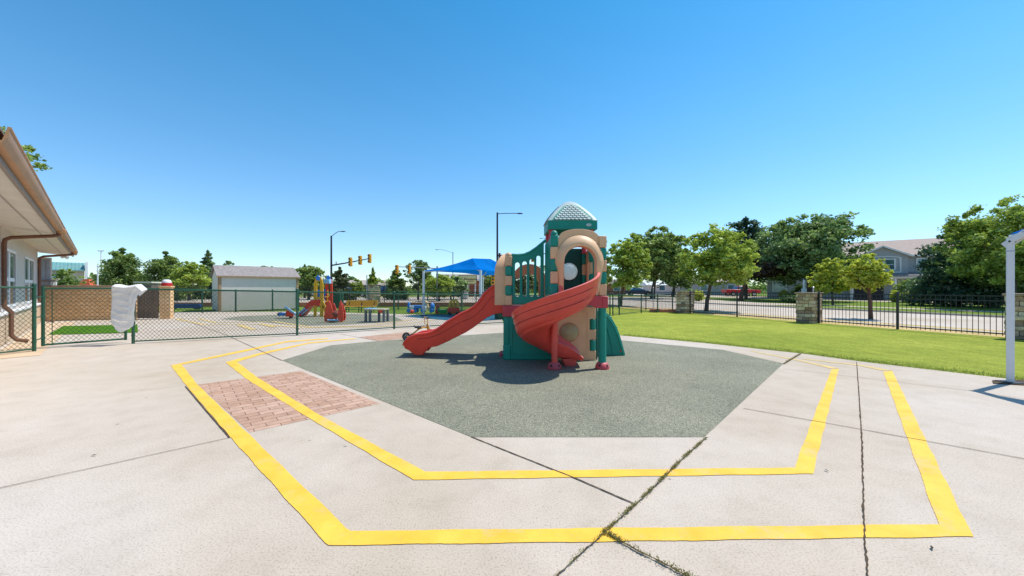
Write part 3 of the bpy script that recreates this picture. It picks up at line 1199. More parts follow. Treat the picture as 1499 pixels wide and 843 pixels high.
# roofed tower: back wall with white bubble, right wall, posts, roof
m = MB()
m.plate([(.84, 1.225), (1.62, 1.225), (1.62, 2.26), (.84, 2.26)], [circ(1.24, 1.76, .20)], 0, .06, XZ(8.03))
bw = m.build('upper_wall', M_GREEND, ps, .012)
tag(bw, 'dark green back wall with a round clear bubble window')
bubble(1.24, 8.028, 1.76, .195, M_BUB, -1, 'y', bw)
m = MB()
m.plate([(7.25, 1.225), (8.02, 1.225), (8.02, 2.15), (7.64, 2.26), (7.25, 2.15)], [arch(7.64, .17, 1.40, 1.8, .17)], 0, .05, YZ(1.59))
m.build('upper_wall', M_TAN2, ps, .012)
m = MB()
m.plate([(1.18, 2.06), (1.58, 2.06), (1.58, 2.12), (1.18, 2.12)], [], 0, .04, XZ(8.0))
for x, y in ((.775, 7.27), (1.56, 7.27), (.775, 7.98), (1.56, 7.98)):
    mb = MB()
    mb.tube([(x - O.x, y - O.y, 2.14), (x - O.x, y - O.y, 2.56)], .052, 14)
    mb.build('roof_post', M_BRK, ps)
for x, y in ((1.56, 7.27), (1.56, 7.98)):
    column(x, y, 1.225, 2.14, [T, Gn, T, Gn], .09, False)
x0, x1, y0, y1 = .70, 1.66, 7.16, 8.08
m = MB()
m.plate([(x0, 2.54), (x1, 2.54), (x1, 2.715), (x0, 2.715)], [], 0, .05, XZ(y0))
m.plate([(x0, 2.54), (x1, 2.54), (x1, 2.715), (x0, 2.715)], [], -.05, 0, XZ(y1))
m.plate([(y0 + .052, 2.54), (y1 - .052, 2.54), (y1 - .052, 2.715), (y0 + .052, 2.715)], [], 0, .05, YZ(x0))
m.plate([(y0 + .052, 2.54), (y1 - .052, 2.54), (y1 - .052, 2.715), (y0 + .052, 2.715)], [], -.05, 0, YZ(x1))
sk = m.build('roof_skirt', M_GREEN, ps, .010)
m = MB()
m.plate([(1.49 + .055 * math.cos(2 * PI * i / 20), 2.625 + .030 * math.sin(2 * PI * i / 20)) for i in range(20)], [], -.006, .002, XZ(y0))
m.build('oval_badge', M_GRAY, sk)
# roof body
cx, cyy = (x0 + x1) / 2, (y0 + y1) / 2
prof = [(0, .49), (.08, .44), (.2, .345), (.32, .235), (.40, .155), (.445, .09), (.46, .05), (.466, .0)]


def wz(v):
    for (a, wa), (b, wb) in zip(prof[:-1], prof[1:]):
        if v <= b:
            return wa + (wb - wa) * (v - a) / (b - a)
    return 0


rings = []
for (v, wv) in prof:
    wv = max(wv, .012)
    ring = []
    for cxx, cyy2, a0 in ((1, -1, -PI / 2), (1, 1, 0), (-1, 1, PI / 2), (-1, -1, PI)):
        rr = min(.05, wv * .8)
        for i in range(4):
            t = a0 + PI / 2 * i / 3
            ring.append((cx + cxx * (wv - rr) + rr * math.cos(t) - O.x, cyy + (cyy2 * (wv - rr) + rr * math.sin(t)) * .95 - O.y, 2.715 + v))
    rings.append(ring)
m = MB().loft(rings)
rf = m.build('roof', M_GRAY, ps, 0, angle=50)


def face(side):
    def mp(u, v, w):
        wv = wz(v) + w
        if side == 0:
            p = (cx + u, cyy - wv * .95, 2.715 + v)
        elif side == 1:
            p = (cx + wv, cyy + u, 2.715 + v)
        elif side == 2:
            p = (cx - u, cyy + wv * .95, 2.715 + v)
        else:
            p = (cx - wv, cyy - u, 2.715 + v)
        return (p[0] - O.x, p[1] - O.y, p[2])
    return mp


for side in range(4):
    mp = face(side)
    # green recess drawn as a strip grid
    rows = []
    for i in range(13):
        v = .012 + .355 * i / 12
        hwid = max(.01, (wz(v) - .085) * (1 - .0 * v))
        if v > .3:
            hwid *= math.sqrt(max(0.0, 1 - ((v - .3) / .072) ** 2)) if v < .372 else 0.02
        rows.append([mp(-hwid + 2 * hwid * j / 8, v, .006) for j in range(9)])
    pn = MB().grid(rows).build('roof_inset', M_GREEN, rf, 0, fixn=False)
    mb = MB()
    row = 0
    v = .02
    while v < .335:
        hwid = wz(v) - .10
        pitch = .078
        off = (row % 2) * pitch / 2
        k = int((hwid * 2) / pitch) + 2
        for j in range(-k, k + 1):
            u = j * pitch + off
            if abs(u) > hwid - .02:
                continue
            # scalloped shingle tab, thick at its lower lip
            tab = [(-.034, .036), (.034, .036)]
            arc = [(.034 * math.cos(t), -.020 * math.sin(t) + .012) for t in [PI * q / 6 for q in range(7)]]
            pts = [(u - .034, v + .040)] + [(u - a_[0], v + a_[1]) for a_ in arc] + [(u + .034, v + .040)]
            nv = len(pts)
            top_ = [mp(p[0], min(p[1], .36), .010 + .022 * (1 if 0 < i < nv - 1 else 0)) for i, p in enumerate(pts)]
            bot_ = [mp(p[0], min(p[1], .36), .007) for p in pts]
            mb.add(top_ + bot_, [tuple(range(nv))] + [(i, (i + 1) % nv, nv + (i + 1) % nv, nv + i) for i in range(nv)])
        v += .045
        row += 1
    mb.build('shingles', M_GRAY, rf, 0, smooth=False)

# spiral slide -----------------------------------------------------------------
SC = Vector((.75, 6.38))
cl = [(-.285, .27), (-.275, .12), (-.235, .03), (-.15, 0.0), (.06, 0.0), (.16, .03), (.235, .11), (.275, .24), (.295, .36), (.305, .46)]


def section(scale_out, scale_in, groove=True):
    """closed outline (lateral, height) of the trough shell"""
    pts = []
    for (s_, h_) in cl:
        sc = scale_out if s_ > 0 else scale_in
        pts.append(Vector((s_, h_ * sc)))
    # refine
    fine = []
    for i in range(len(pts) - 1):
        for k in range(3):
            fine.append(pts[i].lerp(pts[i + 1], k / 3))
    fine.append(pts[-1])
    under = []
    for i, p in enumerate(fine):
        d = (fine[min(i + 1, len(fine) - 1)] - fine[max(i - 1, 0)]).normalized()
        nrm = Vector((d.y, -d.x))
        th = .032
        if i in (0, 1, len(fine) - 1, len(fine) - 2):
            th = .048
        if groove and i in (16, 21):
            th = .019
        under.append(p + nrm * th)
    return [(p.x, p.y) for p in fine] + [(p.x, p.y) for p in under[::-1]]


rings = []
stations = []
for i in range(61):
    th = -R(272) * i / 60
    fz = 1.235 - .275 * (i / 60) * 3.72 * (1 - .0 * i / 60)
    fz = 1.235 + (0.185 - 1.235) * (i / 60) ** 1.02
    out = Vector((math.cos(th), math.sin(th)))
    c = SC + out * .405
    stations.append((c, out, fz, 1.0 - .25 * (i / 60) ** 2, 1.0))
out0 = stations[-1][1]
cE = stations[-1][0]
dE = Vector((1, -.06)).normalized()
for k in range(1, 11):
    t = k / 10
    c = cE + dE * .50 * t
    fz = .185 - .02 * t - (.03 * t * t)
    sc = .75 - .62 * t ** 1.7
    stations.append((c, Vector((-dE.y, dE.x)), fz, sc, 1.0 - .8 * t ** 1.6))
for (c, out, fz, so_, si_) in stations:
    sec = section(max(so_, .1), max(si_, .1))
    rings.append([(c.x + out.x * s_ - O.x, c.y + out.y * s_ - O.y, fz + h_) for s_, h_ in sec])
m = MB().loft(rings)
sp = m.build('spiral_slide', M_RED2, ps, 0, angle=32)
M_SEAM = simple('seam_red', (0.22, 0.01, 0.01))
for (ls, hs_) in ((.325, .33), (.309, .19)):
    m = MB()
    m.tube([(c.x + out.x * ls - O.x, c.y + out.y * ls - O.y, fz + hs_ * max(so_, .1)) for (c, out, fz, so_, si_) in stations[:62]], .0045, 6)
    m.build('seam_line', M_SEAM, sp)
# exit foot
m = MB()
e = stations[-4][0]
m.plate([(.95, 0), (1.13, 0), (1.17, .13), (.90, .13)], [], 0, .30, XZ(6.60))
m.build('slide_foot', M_RED2, sp, .012)

# wavy slide -------------------------------------------------------------------
sil = [(739, 415), (726, 417), (717, 423), (709.5, 430), (703, 440), (696, 448), (687, 454), (676, 459), (666, 465), (656, 471), (648, 477), (640, 482.5), (633, 486), (626, 488), (610, 490), (600, 494), (594, 500),
       (592, 505), (593.5, 509.5), (600, 512.5), (604, 516), (609, 519), (620, 519), (625, 513), (628, 508.5), (640, 506.5), (655, 500), (669.6, 492.6), (682, 486.5), (693, 479.5), (703, 472), (712, 465.5), (721, 461), (730, 458.5), (742, 457.5)]
k_ = 7.50 / F
top_idx = 17
pts = [((px - 749.5) * k_, EYE - (py - 421.5) * k_) for px, py in sil]
pts = [(x, z + .002) if z > .03 else (x, .004) for x, z in pts]
# smooth top and bottom curves separately, as functions of the run
m = MB()
for (ya, yb) in ((7.44, 7.50), (7.93, 7.99)):
    m.plate(pts, [], 0, yb - ya, XZ(ya))
ws = m.build('wavy_slide', M_RED, ps, .012, angle=45, seg=2)
topc = pts[:17]
fl = []
for (x, z) in topc:
    dep = .24
    if x < -1.9:
        dep = .24 * max(0.1, (x + 2.17) / .27)
    fl.append((x, z - dep))
fl2 = [(x, z - .04) for x, z in fl]
m = MB()
m.grid([[(x - O.x, y - O.y, z + (.03 if y in (7.50, 7.93) else 0)) for x, z in fl] for y in (7.50, 7.54, 7.72, 7.89, 7.93)])
m.build('slide_bed', M_RED, ws, 0)
# rolled rims
for y in (7.465, 7.965):
    m = MB()
    m.tube([(x - O.x, y - O.y, z - .004) for x, z in pts[:18]], .036, 10)
    m.build('slide_rim', M_RED, ws, 0, angle=60)
# pressed line on the side
lin = [(738, 430), (728, 431), (720, 435), (713, 443), (706, 452), (698, 460), (688, 466), (676, 470.5), (664, 477), (652, 484), (641, 490), (628, 494), (612, 496)]
m = MB()
m.tube([((px - 749.5) * k_ - O.x, 7.438 - O.y, EYE - (py - 421.5) * k_) for px, py in lin], .0045, 6)
m.build('seam_line', M_SEAM, ws)

# climber on the right
cp = [(1.665, 0), (1.665, .99), (1.80, .97), (1.90, .93), (1.99, .86), (2.08, .75), (2.16, .61), (2.22, .46), (2.27, .30), (2.31, .15), (2.34, .04), (2.34, 0)]
for y in (7.62, 8.15):
    m = MB()
    m.plate(cp, [], 0, .06, XZ(y))
    cw = m.build('climber_side', M_GREEN, ps, .015)
    m = MB()
    m.tube([(x - .035 - O.x, y - .004 - O.y, z - .035) for x, z in cp[1:-1]], .012, 6)
    m.tube([(1.665 + (x - 1.665) * .62 - O.x, y - .004 - O.y, z * .92 - .02) for x, z in cp[1:-1]], .010, 6)
    m.build('moulded_rib', M_GREEN, cw, 0, angle=60)
    m = MB()
    m.lathe([(.018, 0), (.018, -.012)], (2.24 - O.x, y - O.y, .10), 12, 'y')
    m.build('bolt', M_BRK, cw)
for k in range(4):
    t = (k + .6) / 4.4
    pbox(1.70, 1.70 + (.60 * math.sqrt(max(.05, 1 - (t * .95) ** 2))), 7.68, 8.15, t * .95 - .03, t * .95 + .03, 'step', M_GREEN, .01)
tag(ps)

# ------------------------------------------------------------------ chain link fences
def chain_fence(name, label, pts, group=None, cell=.085, wire=.0046, mat_wire=None, posts=None, mat=None, rail_r=.022, post_r=.032, bottom=True, mesh_mat=None, gap=.06):
    """pts: (x, y, height). one thing: posts, rails and the wire mesh of each bay"""
    o0 = Vector((pts[0][0], pts[0][1]))
    t = thing(name, label, 'fence', (o0.x, o0.y, 0), 0, group)
    mat = mat or M_FGREEN
    for i, (x, y, h) in enumerate(pts):
        if posts and i not in posts:
            continue
        mb = MB()
        mb.tube([(x - o0.x, y - o0.y, 0), (x - o0.x, y - o0.y, h + .03)], post_r, 10)
        mb.lathe([(post_r * 1.15, 0), (post_r * 1.15, .02), (post_r * .8, .04), (.003, .05)], (x - o0.x, y - o0.y, h + .03), 10)
        for q in (.15, .38, .62, .86):
            mb.lathe([(post_r * 1.15, -.014), (post_r * 1.3, 0), (post_r * 1.15, .014)], (x - o0.x, y - o0.y, h * q), 10)
        mb.build('post', mat, t)
    mb = MB()
    mb2 = MB()
    for a, b in zip(pts[:-1], pts[1:]):
        mb.tube([(a[0] - o0.x, a[1] - o0.y, a[2] - .02), (b[0] - o0.x, b[1] - o0.y, b[2] - .02)], rail_r, 8)
        mb2.tube([(a[0] - o0.x, a[1] - o0.y, gap), (b[0] - o0.x, b[1] - o0.y, gap)], rail_r * .75, 8)
    mb.build('top_rail', mat, t)
    if bottom:
        mb2.build('bottom_rail', mat, t)
    for a, b in zip(pts[:-1], pts[1:]):
        mb = MB()
        wires(mb, (a[0] - o0.x, a[1] - o0.y), (b[0] - o0.x, b[1] - o0.y), gap, a[2] - .02, b[2] - .02, cell, wire)
        mb.build('wire_mesh', mat_wire or M_WIREG, t, smooth=False, fixn=False)
    return t


def wires(mb, a, b, z0, za, zb, cell, r):
    a, b = Vector(a), Vector(b)
    L = (b - a).length
    d = (b - a) / L

    def top(u):
        return za + (zb - za) * u / L
    H = max(za, zb) - z0
    slope = 1.15                     # diamonds a little taller than wide
    run = H / slope
    nn = Vector((-d.y, d.x))

    def strand(u0, u1, z_0, z_1):
        p = a + d * u0
        q = a + d * u1
        vs = []
        for (c, z) in ((p, z_0), (q, z_1)):
            vs += [(c.x - d.x * r, c.y - d.y * r, z), (c.x + d.x * r, c.y + d.y * r, z), (c.x + nn.x * r * 1.2, c.y + nn.y * r * 1.2, z)]
        mb.add(vs, [(0, 1, 4, 3), (1, 2, 5, 4), (2, 0, 3, 5)])
    u = -run
    while u < L:
        for sg in (1, -1):
            s0, s1 = (u, u + run) if sg == 1 else (u + run, u)
            # clip to the bay
            pa, pb = (s0, z0), (s1, z0 + H)
            t0, t1 = 0.0, 1.0
            du = s1 - s0
            ts = sorted(((0 - s0) / du, (L - s0) / du))
            t0, t1 = max(0, ts[0]), min(1, ts[1])
            if t1 <= t0:
                continue
            ua, ub = s0 + du * t0, s0 + du * t1
            zA, zB = z0 + H * t0, z0 + H * t1
            if zB > top(ub):
                # shorten to the sloping top
                for _ in range(12):
                    tm = (t0 + t1) / 2
                    if z0 + H * t1 > top(s0 + du * t1):
                        t1 -= .02
                ub = s0 + du * t1
                zB = min(z0 + H * t1, top(ub))
            if t1 > t0:
                strand(ua, ub, zA, zB)
        u += cell


def gp(px, py, h):
    x, y = G(px, py)
    return (x, y, h)


chain_fence('chain_link_fence', 'short green chain-link fence section at the far left, running towards the building', [(-10.75, 6.7, 1.44), gp(50, 514.5, 1.43)])
chain_fence('chain_link_fence', 'long green chain-link fence running from the draped gate behind the play tower to the turf',
            [gp(195, 503, 1.40), gp(435, 491, 1.31), gp(577, 481.8, 1.22), gp(676, 477.4, 1.18), gp(748, 473.5, 1.13), gp(822, 467.5, 1.08), gp(893, 462, 1.05)])
chain_fence('chain_link_fence', 'green chain-link fence from the turf edge to the far stone pillar', [gp(897, 461.8, 1.05), gp(906.5, 461, 1.06), gp(938.7, 458, 1.0), gp(962.5, 457.3, 1.0), gp(984.5, 456, 1.0), gp(1001, 455.5, 1.0)], cell=.1)
chain_fence('chain_link_fence', 'green chain-link fence in front of the white shed', [gp(254, 458.6, 1.25), gp(296, 458, 1.26), gp(345, 457, 1.25), gp(399, 456, 1.24), gp(437, 455, 1.22)], cell=.11, post_r=.04)
chain_fence('chain_link_fence', 'green chain-link fence behind the toys, at the edge of the far lawn', [gp(500, 454.5, 1.2), gp(583, 453.7, 1.18), gp(626, 452.5, 1.15), gp(664, 452.5, 1.14), gp(697, 452, 1.14), gp(727, 451.5, 1.12), gp(800, 451.5, 1.1), gp(866, 452.5, 1.1)], cell=.12, post_r=.036)

# gate
ga, gb = Vector(G(63, 510.5)), Vector(G(184, 501))
gt = thing('gate', 'green chain-link gate with a white sheet hung over its latch end', 'gate', (ga.x, ga.y, 0))
d = gb - ga
m = MB()
zb, zt = .06, 1.40
m.tube([(0, 0, zb), (0, 0, zt + .04)], .030, 10)
m.tube([(d.x, d.y, zb), (d.x, d.y, zt)], .028, 10)
m.tube([(0, 0, zt - .01), (d.x, d.y, zt - .01)], .024, 8)
m.tube([(0, 0, zb + .03), (d.x, d.y, zb + .03)], .022, 8)
m.build('gate_frame', M_FGREEN, gt)
m = MB()
wires(m, (0, 0), (d.x, d.y), zb + .03, zt, zt, .085, .0046)
m.build('wire_mesh', M_WIREG, gt, smooth=False, fixn=False)
for z in (.25, .75, 1.2):
    m = MB()
    p0 = Vector(G(50, 514.5))
    m.beam((p0.x - ga.x + .03, p0.y - ga.y, z), (0.0, 0, z), .012, .022)
    m.lathe([(.036, -.02), (.040, 0), (.036, .02)], (0, 0, z), 10)
    m.build('hinge', M_FGREEN, gt)
m = MB()
m.tube([(d.x * .1, d.y * .1, zb), (d.x * .1, d.y * .1, zt)], .008, 6)
m.build('tension_bar', M_FGREEN, gt)

# hung white sheet
cp0 = Vector(G(188, 503))
dr = (Vector(G(210, 501.5)) - Vector(G(164, 501.5))).normalized()
rows = []
NU, NV = 60, 70
W0, H0 = .72, 1.13
rnd = random.Random(11)
for j in range(NV + 1):
    v = j / NV
    row = []
    for i in range(NU + 1):
        u = i / NU
        # outline: wide at shoulder, tapering then billowing at hem
        lft = -.36 + .012 * math.sin(v * 5)
        sh_ = max(0, min(1, (v - .05) / .16))
        rgt = .40 - .13 * sh_ * sh_ * (3 - 2 * sh_) - .09 * max(0, min(1, (v - .25) / .4)) + .03 * math.sin(max(0, v - .5) * 6)
        x = lft + (rgt - lft) * u
        hem = 1.15 - .17 * abs(2 * u - 1.05) ** 2.4
        topz = 1.475 + .02 * math.sin(u * 9 + 1) - .10 * max(0, u - .8) / .2 * (1 - v)
        z = topz - hem * v
        # swag folds hanging from both upper corners, upright pleats on the right
        uu = (u - .42)
        ph = 2 * PI * (v * 7.0 - 3.0 * uu * uu * (1.25 - .5 * v) + .12 * math.sin(u * 6))
        sw = (.5 + .5 * math.sin(ph)) ** 3.2
        side = max(0, min(1, (u - .58) / .25))
        dep = .060 * sw * (.75 + .5 * math.sin(u * 5 + v * 9)) * (1 - side * .8) + .03 * side * (.5 + .5 * math.sin(u * 34 + v * 2.5)) + .012 * math.sin(ph * .41 + u * 5)
        dep *= min(1, u * 6 + .15) * min(1, (1 - u) * 6 + .2)
        dep += .007 * math.sin(ph * 2.7 + u * 9) + .004 * math.sin(u * 61 - v * 23)
        fold = dep * min(1, v * 4 + .1) * (1 - .35 * v)
        belly = .035
        back = max(0, .05 - v) / .05
        y = -(belly + fold) * (1 - back) + .05 * back
        if v < .03:
            z -= .0
        row.append((cp0.x * 0 + dr.x * x - dr.y * (-y) * -1 * 0 + dr.x * 0 + (dr.y * y if False else 0) + (-dr.y) * (y), dr.y * x + dr.x * y, z))
    rows.append(row)
# back flap
m = MB().grid(rows)
ck = [list(r) for r in rows[:1]]
brow = []
for q in range(6):
    brow.append([(p[0] + (-dr.y) * .05 - dr.x * .04 * q * (i_ / NU) ** 2, p[1] + dr.x * .05, p[2] - .035 * q) for i_, p in enumerate(rows[0])])
m.grid([rows[0]] + brow)
M_CLOTH, nt_, out_ = newmat('white_cloth')
_d = nt_.nodes.new('ShaderNodeBsdfDiffuse')
_t = nt_.nodes.new('ShaderNodeBsdfTranslucent')
_r = ramp(nt_, [(.3, (.88, .87, .86)), (.7, (.93, .93, .92))])
nt_.links.new(noise(nt_, 6, 3, .5, coords(nt_)), _r.inputs[0])
nt_.links.new(_r.outputs[0], _d.inputs[0])
nt_.links.new(_r.outputs[0], _t.inputs[0])
_m = nt_.nodes.new('ShaderNodeMixShader')
_m.inputs[0].default_value = .22
nt_.links.new(_d.outputs[0], _m.inputs[1])
nt_.links.new(_t.outputs[0], _m.inputs[2])
nt_.links.new(_m.outputs[0], out_.inputs[0])
sh = m.build('hung_sheet', M_CLOTH, None, 0, fixn=True, angle=80)
sh.location = (cp0.x + .12, cp0.y - .14, 0)
tag(sh, 'rumpled white sheet hanging over the green gate', 'sheet')

# ------------------------------------------------------------------ iron fence, stone pillars
FA = math.atan2(FD.y, FD.x)


def pillar(x, y, h, label, wd=.62, rz=None, group='stone pillars of the street fence'):
    t = thing('stone_pillar', label, 'pillar', (x, y, 0), rz if rz is not None else FA, group)
    m = MB()
    # irregular stone faces: stacked courses with uneven outline
    rnd = random.Random(int(x * 100))
    rings = []
    n = 9
    for k in range(n + 1):
        z = (h - .06) * k / n
        for zz in ((z,) if k in (0, n) else (z - .006, z + .006)):
            ring = []
            for sx, sy in ((-1, -1), (-.33, -1), (.33, -1), (1, -1), (1, -.33), (1, .33), (1, 1), (.33, 1), (-.33, 1), (-1, 1), (-1, .33), (-1, -.33)):
                j = rnd.uniform(-.014, .014)
                ring.append((sx * (wd / 2 + j), sy * (wd / 2 + j), zz))
            rings.append(ring)
    m.loft(rings)
    m.build('stonework', M_STONE, t, 0.008)
    m = MB()
    m.box(-wd / 2 - .04, wd / 2 + .04, -wd / 2 - .04, wd / 2 + .04, h - .06, h)
    m.build('cap', M_CAPST, t, .012)
    return t


pq = FP(0, 0)
pillar(pq[0], pq[1], 1.22, 'stone pillar in the iron fence, middle of the right side, lawn in front', .62)
pq2 = FP(6.2, 0)
pillar(pq2[0], pq2[1], 1.22, 'far stone pillar where the green chain-link fence meets the iron fence', .66)
pq3 = FP(-5.25, 0)
pillar(pq3[0] + .1, pq3[1], 1.25, 'stone pillar behind the white canopy post at the right edge', .62)
x, y = G(547.5, 448.5)
pillar(x, y, 1.66, 'stone pillar on the far left lawn behind the yellow bench', .74, R(35))


def iron_fence(label, a, b, h, npan, step=.105, group=None):
    a, b = Vector(a), Vector(b)
    t = thing('iron_fence', label, 'fence', (a.x, a.y, 0))
    L = (b - a).length
    d = (b - a) / L
    for k in range(npan + 1):
        q = d * (L * k / npan)
        m = MB()
        m.box(-.026, .026, -.026, .026, 0, h + .03, Matrix.Translation((q.x, q.y, 0)))
        m.lathe([(.034, 0), (.034, .015), (.02, .04), (.004, .05)], (q.x, q.y, h + .03), 8)
        m.build('post', M_BLACK, t)
    for k in range(npan):
        s0, s1 = L * k / npan + .06, L * (k + 1) / npan - .06
        m = MB()
        p, q = d * s0, d * s1
        for z in (h - .03, h - .17, .10):
            m.beam((p.x, p.y, z), (q.x, q.y, z), .03, .032)
        n = int((s1 - s0) / step)
        for i in range(n):
            c = d * (s0 + (s1 - s0) * (i + .5) / n)
            m.beam((c.x, c.y, .04), (c.x, c.y, h - .01), .011, .011, (1, 0, 0))
        m.build('picket_panel', M_BLACK, t, smooth=False)
    return t


iron_fence('black iron picket fence between the middle and right-edge stone pillars', FP(-5.0, 0), FP(-.35, 0), 1.20, 2)
iron_fence('black iron picket fence running past the right edge of the frame', FP(-10, 0), FP(-5.6, 0), 1.20, 2)
iron_fence('black iron picket fence between the two stone pillars behind the turf', FP(.35, 0), FP(5.85, 0), 1.20, 2)
iron_fence('black iron picket fence receding behind the green chain-link fence', FP(6.55, 0), FP(17.5, 0), 1.18, 4)
iron_fence('tall black iron street fence behind the left play area', (-34, 28.6), (3.5, 28.6), 1.56, 14, .13)
wl = MB()
wl.box(-33, 3, 27.9, 28.15, 0, .26)
wl.box(-33.03, 3.03, 27.86, 28.19, .262, .30)
tag(wl.build('low_brick_wall', M_RBRICK, None, .01), 'low red brick edging wall in front of the tall street fence', 'wall')
wl = MB()
q = FP(6.9, -.35)
wl.box(-1.15, 1.15, -.12, .12, 0, .17)
o = wl.build('brick_edging', M_RBRICK, None, .01)
o.location = (q[0], q[1], 0)
o.rotation_euler = (0, 0, R(-8))
tag(o, 'short low red brick edging at the foot of the far stone pillar', 'edging')


# ------------------------------------------------------------------ left building
WD = Vector((-0.747, 0.665)).normalized()          # along the wall, away
WN = Vector((WD.y, -WD.x))                         # out of the wall
if WN.x < 0:
    WN = -WN


def bl(t, off, z):
    """wall run t, outward offset, height -> world"""
    q = Vector((-12.56, 9.05)) + WD * t + WN * off
    return (q.x, q.y, z)


def BP(off):       # plate mapping on the wall, u = run, v = height, w = outward
    return lambda u, v, w: bl(u, off + w, v)


bt = thing('school_building', 'low cream building with brown gutter and wide eaves at the left', 'building', (0, 0, 0))
M_LEDGE = simple('tan_base', (0.60, 0.45, 0.31), 0.9, 0, 0.12, 2, 0.2, 0.3)
wins = [(.40, 2.50), (4.55, 7.05)]
holes = [[(a, .95), (b, .95), (b, 2.38), (a, 2.38)] for a, b in wins]
m = MB()
m.plate([(-9, .78), (8.55, .78), (8.55, 2.96), (-9, 2.96)], holes, -.2, 0, BP(0))
m.build('wall', M_STUCCO, bt)
m = MB()
m.plate([(-9, 0), (8.6, 0), (8.6, .74), (-9, .74)], [], -.2, .07, BP(0))
m.build('wall_base', M_LEDGE, bt, .01)
m = MB()
m.plate([(-9, .742), (8.64, .742), (8.64, .80), (-9, .80)], [], 0.002, .12, BP(0))
m.build('ledge', M_WHITE, bt, .008)
for a, b in wins:
    fr = MB()
    fr.plate([(a - .07, .88), (b + .07, .88), (b + .07, 2.45), (a - .07, 2.45)], [[(a, .95), (b, .95), (b, 2.38), (a, 2.38)]], .003, .014, BP(0))
    fr.plate([((a + b) / 2 - .10, .96), ((a + b) / 2 + .10, .96), ((a + b) / 2 + .10, 2.37), ((a + b) / 2 - .10, 2.37)], [], -.015, .004, BP(0))
    fo = fr.build('window', M_WHITE, bt, .006)
    g = MB()
    g.plate([(a, .95), (b, .95), (b, 2.38), (a, 2.38)], [], -.03, -.012, BP(0))
    g.build('pane', M_GLASS, fo)
    g = MB()
    for c0 in (a + .05, (a + b) / 2 + .08):
        g.plate([(c0, 1.58), (c0 + (b - a) / 2 - .2, 1.58), (c0 + (b - a) / 2 - .2, 1.68), (c0, 1.68)], [], -.010, .0, BP(0))
    g.build('glazing_bar', M_WHITE, fo)
# soffit, fascia, gutter, roof
m = MB()
m.add([bl(-9, -.1, 2.94), bl(10.6, -.1, 2.94), bl(10.6, .83, 2.84), bl(-9, .83, 2.84)], [(0, 1, 2, 3)])
m.add([bl(-9, -.1, 2.97), bl(10.6, -.1, 2.97), bl(10.6, .83, 2.87), bl(-9, .83, 2.87)], [(0, 1, 2, 3)])
m.build('soffit', M_SOFFIT, bt, fixn=False)
m = MB()
for t_ in (1.2, 3.9, 6.6, 9.3):
    m.add([bl(t_, .02, 2.926), bl(t_ + .02, .02, 2.926), bl(t_ + .02, .8, 2.838), bl(t_, .8, 2.838)], [(0, 1, 2, 3)])
m.add([bl(-9, .55, 2.866), bl(10.5, .55, 2.866), bl(10.5, .58, 2.863), bl(-9, .58, 2.863)], [(0, 1, 2, 3)])
m.build('soffit_seam', simple('seam', (0.35, 0.3, 0.25)), bt, fixn=False)
m = MB()
prof_f = [(.83, 2.81), (.87, 2.81), (.87, 3.0), (.83, 3.0)]
m.loft([[bl(t_, o_, z_) for o_, z_ in prof_f] for t_ in (-9, 10.65)])
m.build('fascia', M_FASCIA, bt)
m = MB()
prof_g = [(.872, 2.885), (.94, 2.885), (.965, 2.93), (.985, 2.97), (.985, 3.03), (1.0, 3.045), (1.0, 3.06), (.975, 3.06), (.965, 3.0), (.94, 2.91), (.88, 2.905), (.872, 3.03)]
m.loft([[bl(t_, o_, z_) for o_, z_ in prof_g] for t_ in (-9, -5, 0, 4, 8, 10.7)])
m.build('gutter', M_GUTTER, bt, 0, angle=30)
m = MB()
prof_r = [(.93, 3.02), (.93, 3.05), (-7, 5.0), (-14, 3.1), (-14, 3.0), (-7, 4.9)]
m.loft([[bl(t_, o_, z_) for o_, z_ in prof_r] for t_ in (-9, 10.6)])
m.build('roof', M_ROOFS, bt)
# downspouts
for t_ in (0.05, 8.35):
    m = MB()
    pth = [bl(t_, .93, 2.90), bl(t_, .90, 2.80), bl(t_, .80, 2.765), bl(t_, .16, 2.66), bl(t_, .07, 2.60), bl(t_, .055, 2.5), bl(t_, .055, .95), bl(t_, .16, .80), bl(t_, .16, .22), bl(t_, .24, .10), bl(t_, .42, .05)]
    m.tube(pth, .045, 8)
    m.build('downspout', M_SPOUT, bt, 0, angle=30)
    m = MB()
    m.box(-.08, .08, -.07, .07, -.06, .07, Matrix.Translation(bl(t_, .955, 2.90)) @ Matrix.Rotation(R(48), 4, 'Z'))
    m.build('gutter_outlet', M_GUTTER, bt, .02)
# projecting end part with white corner boards
M_SHADEW = simple('blue_grey_panel', (0.30, 0.34, 0.40), 0.6)  # shade of the recess put into the panel colour as blue-grey
m = MB()
m.plate([(-.3, 0), (.27, 0), (.27, 2.7), (-.3, 2.7)], [], 0, .2, lambda u, v, w: bl(10.0 + w, u, v))
m.plate([(-8, 0), (-.3, 0), (-.3, 2.9), (-8, 2.9)], [], 0, .2, lambda u, v, w: bl(8.35 + w, u, v))
m.plate([(8.4, 0), (10.2, 0), (10.2, 2.9), (8.4, 2.9)], [], -.1, 0, BP(-.3))
m.build('end_wall', M_STUCCO, bt)
for a, b in ((.0, .11), (.13, .23)):
    m = MB()
    m.plate([(a, 1.75), (b, 1.75), (b, 2.62), (a, 2.62)], [], -.04, -.003, lambda u, v, w: bl(10.0 + w, u, v))
    m.build('panel', M_SHADEW, bt, .005)
m = MB()
m.plate([(-.1, 1.68), (.36, 1.68), (.40, 1.74), (-.1, 1.76)], [], -.12, .25, lambda u, v, w: bl(10.0 + w, u, v))
m.build('ledge', M_FASCIA, bt, .01)
